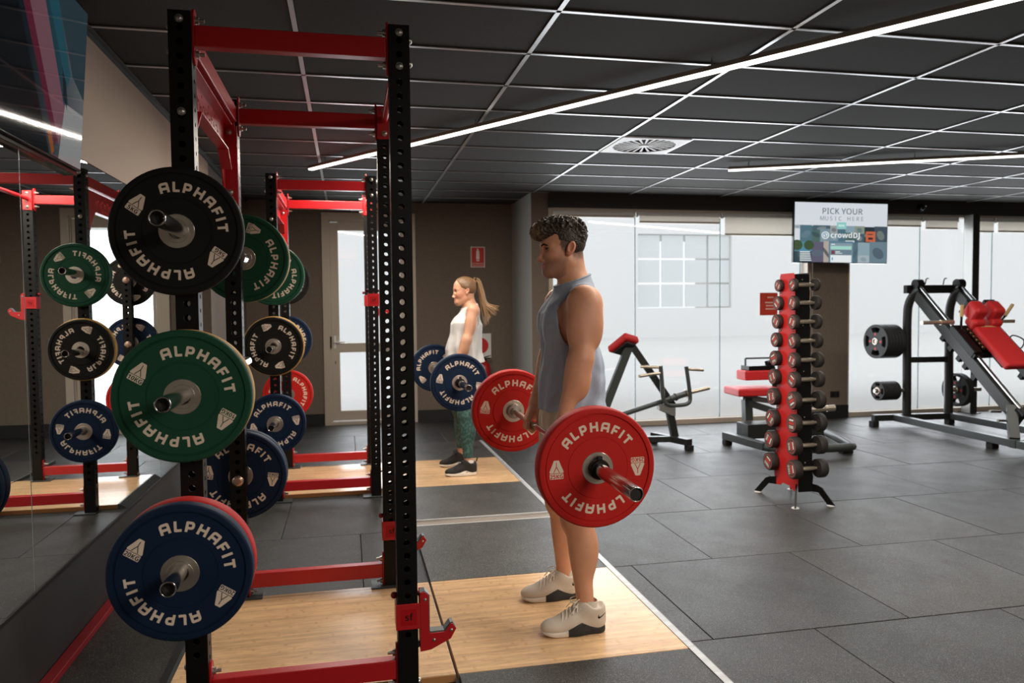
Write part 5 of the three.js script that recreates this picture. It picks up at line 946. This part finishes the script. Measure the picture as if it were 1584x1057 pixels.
  const shirtF = (x, y, z) => {
    let d = Math.min(fT(x, y, z) - 0.010, smin(fT(x, y, z), fN(x, y, z), 0.05) - 0.010); d = smin(d, drape(x, y, z), 0.05);
    const a = Math.atan2(z - zc, x - 1.0), low = sstep(1.46, 1.12, y);
    d += 0.0065 * N3(x * 20, y * 3.2, z * 20) * sstep(1.56, 1.46, y) + 0.0062 * low * Math.sin(a * 10 + 7 * N3(x * 3, y * 2.4, z * 3)) + 0.004 * Math.sin(y * 34 + a * 5 + 5 * N3(x * 5, y * 5, z * 5)) * sstep(1.36, 1.30, y) * sstep(1.02, 1.14, y) + 0.0025 * N3(x * 14, y * 6, z * 14) + 0.0035 * Math.sin((y * 60 + x * 45) + 4 * N3(x * 8, y * 8, z * 8)) * sstep(1.30, 1.05, y) * sstep(1.02, 1.12, x);
    const hem = 0.995 - 0.01 * Math.cos(a); d = smax(d, hem - y, 0.004); d = smax(d, y - (1.586 + (x - 0.97) * 0.34), 0.004);
    const dz = Math.abs(z - zc), ex = (x - 1.005) / 0.096, ey = (y - 1.425) / (y > 1.425 ? 0.20 : 0.135), hole = Math.max((Math.hypot(ex, ey) - 1) * 0.09, 0.122 - dz + 0.06 * sstep(1.48, 1.60, y) * 0.2);
    return smax(d, -hole, 0.006);
  };
  put('sleeveless_top', fieldMesh(shirtF, [0.82, 0.965, zc - 0.24], [1.21, 1.68, zc + 0.24], 0.0055, (x, y, z) => { const n = 1 + 0.07 * N3(x * 130, y * 60, z * 130); return [0.33 * n, 0.385 * n, 0.485 * n]; }), clothMat(0.85), man);
  put('collar_band', merge([new THREE.TubeGeometry(new THREE.CatmullRomCurve3(Array.from({ length: 24 }, (_, i) => { const a = i / 24 * Math.PI * 2; let x = 1.015 + 0.086 * Math.cos(a), z = zc + 0.082 * Math.sin(a), y = 1.582 + (x - 0.97) * 0.34; for (let k = 0; k < 30; k++) { const d = Math.min(smin(fT(x, y, z), fN(x, y, z), 0.05)) - 0.011; x -= Math.cos(a) * d * 0.5; z -= Math.sin(a) * d * 0.5; y = 1.582 + (x - 0.97) * 0.34; } return V(x, y, z); }), true), 72, 0.0038, 8, true)]), std({ color: lin(0.29, 0.335, 0.42), roughness: 0.85 }), man);
  // shorts
  const legS = (sg) => cap([1.005, 0.94, zc + sg * 0.09], [0.995, 0.57, zc + sg * 0.15], 0.118, 0.104), s1 = legS(1), s2 = legS(-1);
  put('shorts', fieldMesh((x, y, z) => { let d = smin(ell([1.005, 0.96, zc], [0.125, 0.16, 0.172])(x, y, z), Math.min(s1(x, y, z), s2(x, y, z)), 0.04); d = smin(d, fT(x, y, z) - 0.008, 0.02); d += 0.003 * Math.sin(Math.atan2(z - zc, x - 1) * 9 + y * 8); return smax(smax(d, 0.60 - y, 0.004), y - 1.045, 0.004); }, [0.84, 0.57, zc - 0.30], [1.20, 1.06, zc + 0.30], 0.007, (x, y, z) => { const n = 1 + 0.05 * N3(x * 60, y * 60, z * 60); return [0.50 * n, 0.42 * n, 0.33 * n]; }), clothMat(0.9), man);
  // socks and trainers
  for (const [sg, hx, ax] of [[1, 1.103, 1.018], [-1, 1.108, 1.036]]) {
    const z = zc + sg * 0.205;
    put('sock', merge([lathe([[0.036, 0], [0.0395, 0.012], [0.039, 0.048], [0.0355, 0.062]], 24).rotateZ(-0.1).translate(ax + 0.006, G + 0.082, z)]), std({ color: lin(0.62, 0.56, 0.48), roughness: 0.9 }), man);
    makeShoe(man, [hx, G, z], { s: 1.02, sole: (u) => 0.024 + 0.034 * Math.max(0, 1 - Math.abs(u - 0.118) / 0.075) + (u < 0.118 ? 0.016 * sstep(0.09, 0.0, u) * 0.6 : 0), soleCol: (u, y) => u < 0.178 && y < 0.066 && y > -1 && u > 0.0 ? (u > 0.015 && (y > 0.012 || u < 0.15) ? [0.012, 0.012, 0.013] : [0.012, 0.012, 0.013]) : [0.62, 0.55, 0.47], upperCol: (u, y, v) => { const n = 1 + 0.06 * N3(u * 260, y * 260, v * 260); return [0.55 * n, 0.485 * n, 0.41 * n]; }, lace: std({ color: lin(0.66, 0.6, 0.52), roughness: 0.85 }), tongue: std({ color: lin(0.36, 0.31, 0.26), roughness: 0.9 }), tick: [0.034, 0.073, 0.0425, 0.8, 0.2] });
  }
}
// ---- the woman
{
  const zc = -6.70, G = PH, wo = thing('person', 'woman with a blonde ponytail in a white top and dark green leggings, holding a barbell', 'person', [1.02, G, zc]);
  const C = [1.025, 1.636, zc], s = 0.955, skin = [0.52, 0.265, 0.165];
  const HN = { w: [0.90, 0.998, zc + 0.228], b: bar2.at(zc + 0.228 + 6.60).toArray() }, HF = { w: [0.885, 1.004, zc - 0.228], b: bar2.at(zc - 0.228 + 6.60).toArray() };
  const side = (sg, h) => { const z = (d) => zc + sg * d; return [
    [ell([1.068, 1.455, z(0.158)], [0.054, 0.058, 0.048]), cap([1.068, 1.45, z(0.165)], [1.0, 1.205, z(0.215)], 0.047, 0.038), ell([1.04, 1.34, z(0.19)], [0.048, 0.09, 0.040]), cap([1.0, 1.205, z(0.215)], h.w, 0.038, 0.024), ell([0.985, 1.15, z(0.217)], [0.040, 0.08, 0.038])],
    [cap([1.03, 0.90, z(0.085)], [0.985, 0.55, z(0.15)], 0.09, 0.058), cap([0.985, 0.55, z(0.15)], [1.005, 0.12, z(0.20)], 0.054, 0.034), ell([1.012, 0.42, z(0.168)], [0.056, 0.12, 0.052]), cap([1.005, 0.11, z(0.20)], [0.91, 0.085, z(0.20)], 0.032, 0.028)]]; };
  const [armN, legN] = side(1, HN), [armF, legF] = side(-1, HF);
  const torso = [ell([1.05, 1.35, zc], [0.092, 0.135, 0.132]), cap([1.072, 1.445, zc - 0.11], [1.072, 1.445, zc + 0.11], 0.046, 0.046), cap([1.07, 1.49, zc], [1.072, 1.45, zc + 0.12], 0.036, 0.034), cap([1.07, 1.49, zc], [1.072, 1.45, zc - 0.12], 0.036, 0.034), ell([0.985, 1.335, zc + 0.066], [0.058, 0.068, 0.062]), ell([0.985, 1.335, zc - 0.066], [0.058, 0.068, 0.062]), ell([1.03, 1.15, zc], [0.08, 0.18, 0.115]), ell([1.035, 0.94, zc], [0.11, 0.13, 0.158]), ell([1.09, 0.90, zc + 0.075], [0.09, 0.10, 0.085]), ell([1.09, 0.90, zc - 0.075], [0.09, 0.10, 0.085])];
  const neck = [cap([1.038, 1.555, zc], [1.068, 1.44, zc], 0.043, 0.050), cap([1.058, 1.59, zc], [1.072, 1.46, zc], 0.04, 0.044)];
  const fT = join(torso, 0.05), fN = join(neck, 0.03), fAN = join(armN, 0.03), fAF = join(armF, 0.03), fLN = join(legN, 0.035), fLF = join(legF, 0.035), fH = headField(C, s, true);
  const body = (x, y, z) => { let d = smin(fT(x, y, z), fN(x, y, z), 0.04); d = smin(d, fAN(x, y, z), 0.03); d = smin(d, fAF(x, y, z), 0.03); return smin(d, smin(fLN(x, y, z), fLF(x, y, z), 0.01), 0.045); };
  const skinCol = (x, y, z) => { const n = 1 + 0.04 * N3(x * 30, y * 30, z * 30); return [skin[0] * n, skin[1] * n, skin[2] * n]; };
  const faceCol = (x, y, z) => { const f = -(x - C[0]) / s, h = (y - C[1]) / s, w = Math.abs(z - C[2]) / s, k = skinCol(x, y, z), lip = h > -0.106 && h < -0.081 && f > 0.087 && w < 0.021 ? 0.38 : 0, ch = 0.18 * Math.exp(-((f - 0.06) ** 2 + (h + 0.045) ** 2) / 0.0009) + (f < 0.02 && w > 0.076 ? 0.12 : 0); return [k[0] * (1 - lip * 0.3), k[1] * (1 - lip - ch), k[2] * (1 - lip - ch * 0.8)]; };
  const gs = [fieldMesh((x, y, z) => { const d = body(x, y, z); return y > 1.58 ? Math.max(d, y - 1.60) : Math.max(d, 0.125 - y); }, [0.82, 0.06, zc - 0.33], [1.24, 1.62, zc + 0.33], 0.0085, skinCol), fieldMesh((x, y, z) => Math.max(smin(fH(x, y, z), fN(x, y, z), 0.028), 1.49 - y), [0.885, 1.485, zc - 0.105], [1.15, 1.77, zc + 0.105], 0.0032, faceCol)];
  for (const [h, o] of [[HN, 1], [HF, -1]]) { const g = handField(h.b, h.w, 0.92, o), fa = o > 0 ? fAN : fAF; gs.push(fieldMesh((x, y, z) => Math.max(smin(g(x, y, z), fa(x, y, z), 0.02), y - 1.035), [0.75, 0.85, h.w[2] - 0.075], [0.97, 1.04, h.w[2] + 0.075], 0.0032, skinCol)); }
  put('body', mergeGeometries(gs, false), skinMat, wo);
  // hair drawn back into a ponytail
  const hairCol = (x, y, z) => { const n = 0.8 + 0.5 * Math.abs(N3(x * 20, y * 90, z * 90)), k = sstep(1.05, 1.28, x); return [(0.17 + 0.38 * k) * n, (0.092 + 0.255 * k) * n, (0.042 + 0.15 * k) * n]; };
  const cap0 = ell([0.003, 0.030, 0], [0.1075, 0.0965, 0.0785]), bun = ell([-0.095, 0.085, 0], [0.026, 0.026, 0.024]);
  const hairF = (X, Y, Z) => { const f = -(X - C[0]) / s, h = (Y - C[1]) / s, w = (Z - C[2]) / s; let d = cap0(f, h, w) + 0.0022 * N3(f * 25, h * 25, w * 130); const line = Math.max(f - 0.058 - 0.55 * (h - 0.045), (f < -0.01 ? -0.055 + 0.3 * (f + 0.09) : 0.002 + 0.55 * (f + 0.0)) - h); d = smax(d, line, 0.006); return smin(d, bun(f, h, w), 0.02) * s; };
  put('hair', fieldMesh(hairF, [0.90, 1.53, zc - 0.10], [1.17, 1.77, zc + 0.10], 0.003, hairCol), new THREE.MeshPhysicalMaterial({ color: 0xffffff, vertexColors: true, roughness: 0.5, sheen: 0.3, sheenRoughness: 0.4 }), wo);
  const tail = [];
  for (let k = 0; k < 80; k++) {
    const a = rnd() * 6.28, r = Math.sqrt(rnd()), dz = Math.cos(a) * r, dv = Math.sin(a) * r, q = rnd();
    const e = V(1.21 + 0.11 * q + 0.02 * dv, 1.40 + 0.055 * q + 0.05 * dv + (q < 0.3 ? -0.05 : 0), zc + dz * 0.045);
    const pts = [V(1.098 + 0.004 * dv, 1.735 + 0.012 * dv, zc + dz * 0.014), V(1.138 + 0.012 * dv, 1.715 + 0.02 * dv, zc + dz * 0.024), V(1.165 + 0.025 * dv, 1.62, zc + dz * 0.036), V(1.185 + 0.02 * q + 0.026 * dv, 1.52, zc + dz * 0.04), e];
    const g = new THREE.TubeGeometry(new THREE.CatmullRomCurve3(pts), 18, 0.0072, 5), p = g.attributes.position, uv = g.attributes.uv;
    for (let i = 0; i < p.count; i++) { const t = uv.getX(i), c = new THREE.CatmullRomCurve3(pts).getPointAt(clamp(t)), w = 0.55 + 0.6 * Math.sin(Math.min(1, t * 1.6) * Math.PI * 0.5) - 0.95 * sstep(0.55, 1, t); p.setXYZ(i, c.x + (p.getX(i) - c.x) * w, c.y + (p.getY(i) - c.y) * w, c.z + (p.getZ(i) - c.z) * w); }
    g.computeVertexNormals(); tail.push(prep(g));
  }
  const tg = mergeGeometries(tail), tp = tg.attributes.position, tc = new Float32Array(tp.count * 3); for (let i = 0; i < tp.count; i++) tc.set(hairCol(tp.getX(i), tp.getY(i), tp.getZ(i)), i * 3); tg.setAttribute('color', new THREE.BufferAttribute(tc, 3));
  put('ponytail', tg, new THREE.MeshPhysicalMaterial({ color: 0xffffff, vertexColors: true, roughness: 0.45, transmission: 0.2, thickness: 0 }), wo);
  put('hair_tie', merge([new THREE.TorusGeometry(0.02, 0.006, 8, 20).rotateY(Math.PI / 2).rotateZ(-0.4).translate(1.112, 1.728, zc)]), M.black, wo);
  const W = (f, h, z) => V(C[0] - f * s, C[1] + h * s, C[2] + z * s);
  for (const g of [1, -1]) { put('eyebrow', merge([tube([W(0.105, 0.012, g * 0.014), W(0.098, 0.017, g * 0.028), W(0.083, 0.011, g * 0.045)], 0.0026, 12, 6)]), std({ color: lin(0.14, 0.075, 0.04), roughness: 0.8 }), wo); const c = W(0.0835, -0.0125, g * 0.032), i = W(0.0895, -0.013, g * 0.0325); put('eye', merge([ball(0.0102, c.x, c.y - 0.002, c.z, 1, 0.55, 1.1)]), std({ color: lin(0.3, 0.26, 0.23), roughness: 0.25 }), wo); put('eyelash', merge([tube([W(0.0925, -0.0125, g * 0.020), W(0.0955, -0.0085, g * 0.031), W(0.0885, -0.0125, g * 0.047)], 0.0017, 14, 6)]), std({ color: lin(0.03, 0.02, 0.014), roughness: 0.8 }), wo); put('iris', merge([ball(0.005, i.x, i.y - 0.002, i.z, 1, 0.8, 1)]), std({ color: lin(0.04, 0.05, 0.05), roughness: 0.15 }), wo); }
  // white sleeveless top
  const shirtF = (x, y, z) => {
    const t = sstep(1.36, 1.10, y), cx = 1.04 - 0.045 * t, rx = 0.115 + 0.035 * t, rz = 0.13 + 0.032 * t, dr = Math.max((Math.hypot((x - cx) / rx, (z - zc) / rz) - 1) * 0.12, y - 1.31, 0.95 - y), a = Math.atan2(z - zc, x - 1.03);
    let d = Math.min(fT(x, y, z) - 0.009, smin(fT(x, y, z), fN(x, y, z), 0.04) - 0.009); d = smin(d, dr, 0.10);
    d += 0.006 * N3(x * 18, y * 4, z * 18) * sstep(1.47, 1.40, y) + 0.0055 * sstep(1.36, 1.05, y) * Math.sin(a * 9 + 5 * N3(x * 4, y * 3, z * 4)) + 0.003 * N3(x * 16, y * 12, z * 16);
    d = smax(d, 0.985 + 0.02 * Math.cos(a) - y, 0.004); d = smax(d, y - (1.492 + (x - 1.04) * 0.30), 0.004);
    const hole = Math.max((Math.hypot((x - 1.075) / 0.062, (y - 1.405) / (y > 1.405 ? 0.13 : 0.095)) - 1) * 0.06, 0.112 - Math.abs(z - zc)); return smax(d, -hole, 0.005);
  };
  put('sleeveless_top', fieldMesh(shirtF, [0.80, 0.94, zc - 0.21], [1.22, 1.55, zc + 0.21], 0.0065, (x, y, z) => { const n = 1 + 0.03 * N3(x * 90, y * 90, z * 90); return [0.56 * n, 0.55 * n, 0.54 * n]; }), clothMat(0.85), wo);
  // patterned leggings
  put('leggings', fieldMesh((x, y, z) => { let d = smin(fT(x, y, z), smin(fLN(x, y, z), fLF(x, y, z), 0.01), 0.045) - 0.005; return smax(smax(d, (z > zc ? 0.185 : 0.205) - y, 0.003), y - 1.03, 0.004); }, [0.86, 0.16, zc - 0.30], [1.20, 1.05, zc + 0.30], 0.0065, (x, y, z) => { const n = N3(x * 55, y * 38, z * 55) + 0.5 * N3(x * 110, y * 90, z * 110), k = sstep(-0.05, 0.25, n); return [0.018 + 0.032 * k, 0.055 + 0.065 * k, 0.050 + 0.055 * k]; }), clothMat(0.7), wo);
  for (const sg of [1, -1]) {
    const z = zc + sg * 0.20, hx = 1.075;
    put('sock', merge([lathe([[0.034, 0], [0.0365, 0.01], [0.036, 0.036], [0.033, 0.046]], 24).rotateZ(-0.1).translate(1.012, G + 0.088, z)]), std({ color: lin(0.75, 0.72, 0.69), roughness: 0.9 }), wo);
    makeShoe(wo, [hx, G, z], { s: 0.95, sole: (u) => 0.026 + 0.022 * Math.exp(-(((u - 0.10) / 0.05) ** 2)) + 0.010 * sstep(0.07, 0.0, u), soleCol: () => [0.72, 0.66, 0.58], upperCol: () => [0.014, 0.013, 0.013], lace: std({ color: lin(0.02, 0.02, 0.02), roughness: 0.8 }), tongue: std({ color: lin(0.02, 0.018, 0.017), roughness: 0.9 }), tick: [0.095, 0.032, 0.0425, 0.6, 0] });
    put('heel_loop', merge([tube([V(hx - 0.002, G + 0.115, z - 0.008), V(hx + 0.008, G + 0.15, z), V(hx - 0.002, G + 0.115, z + 0.008)], 0.004, 12, 6)]), M.black, wo);
  }
}

renderer.render(scene, camera);
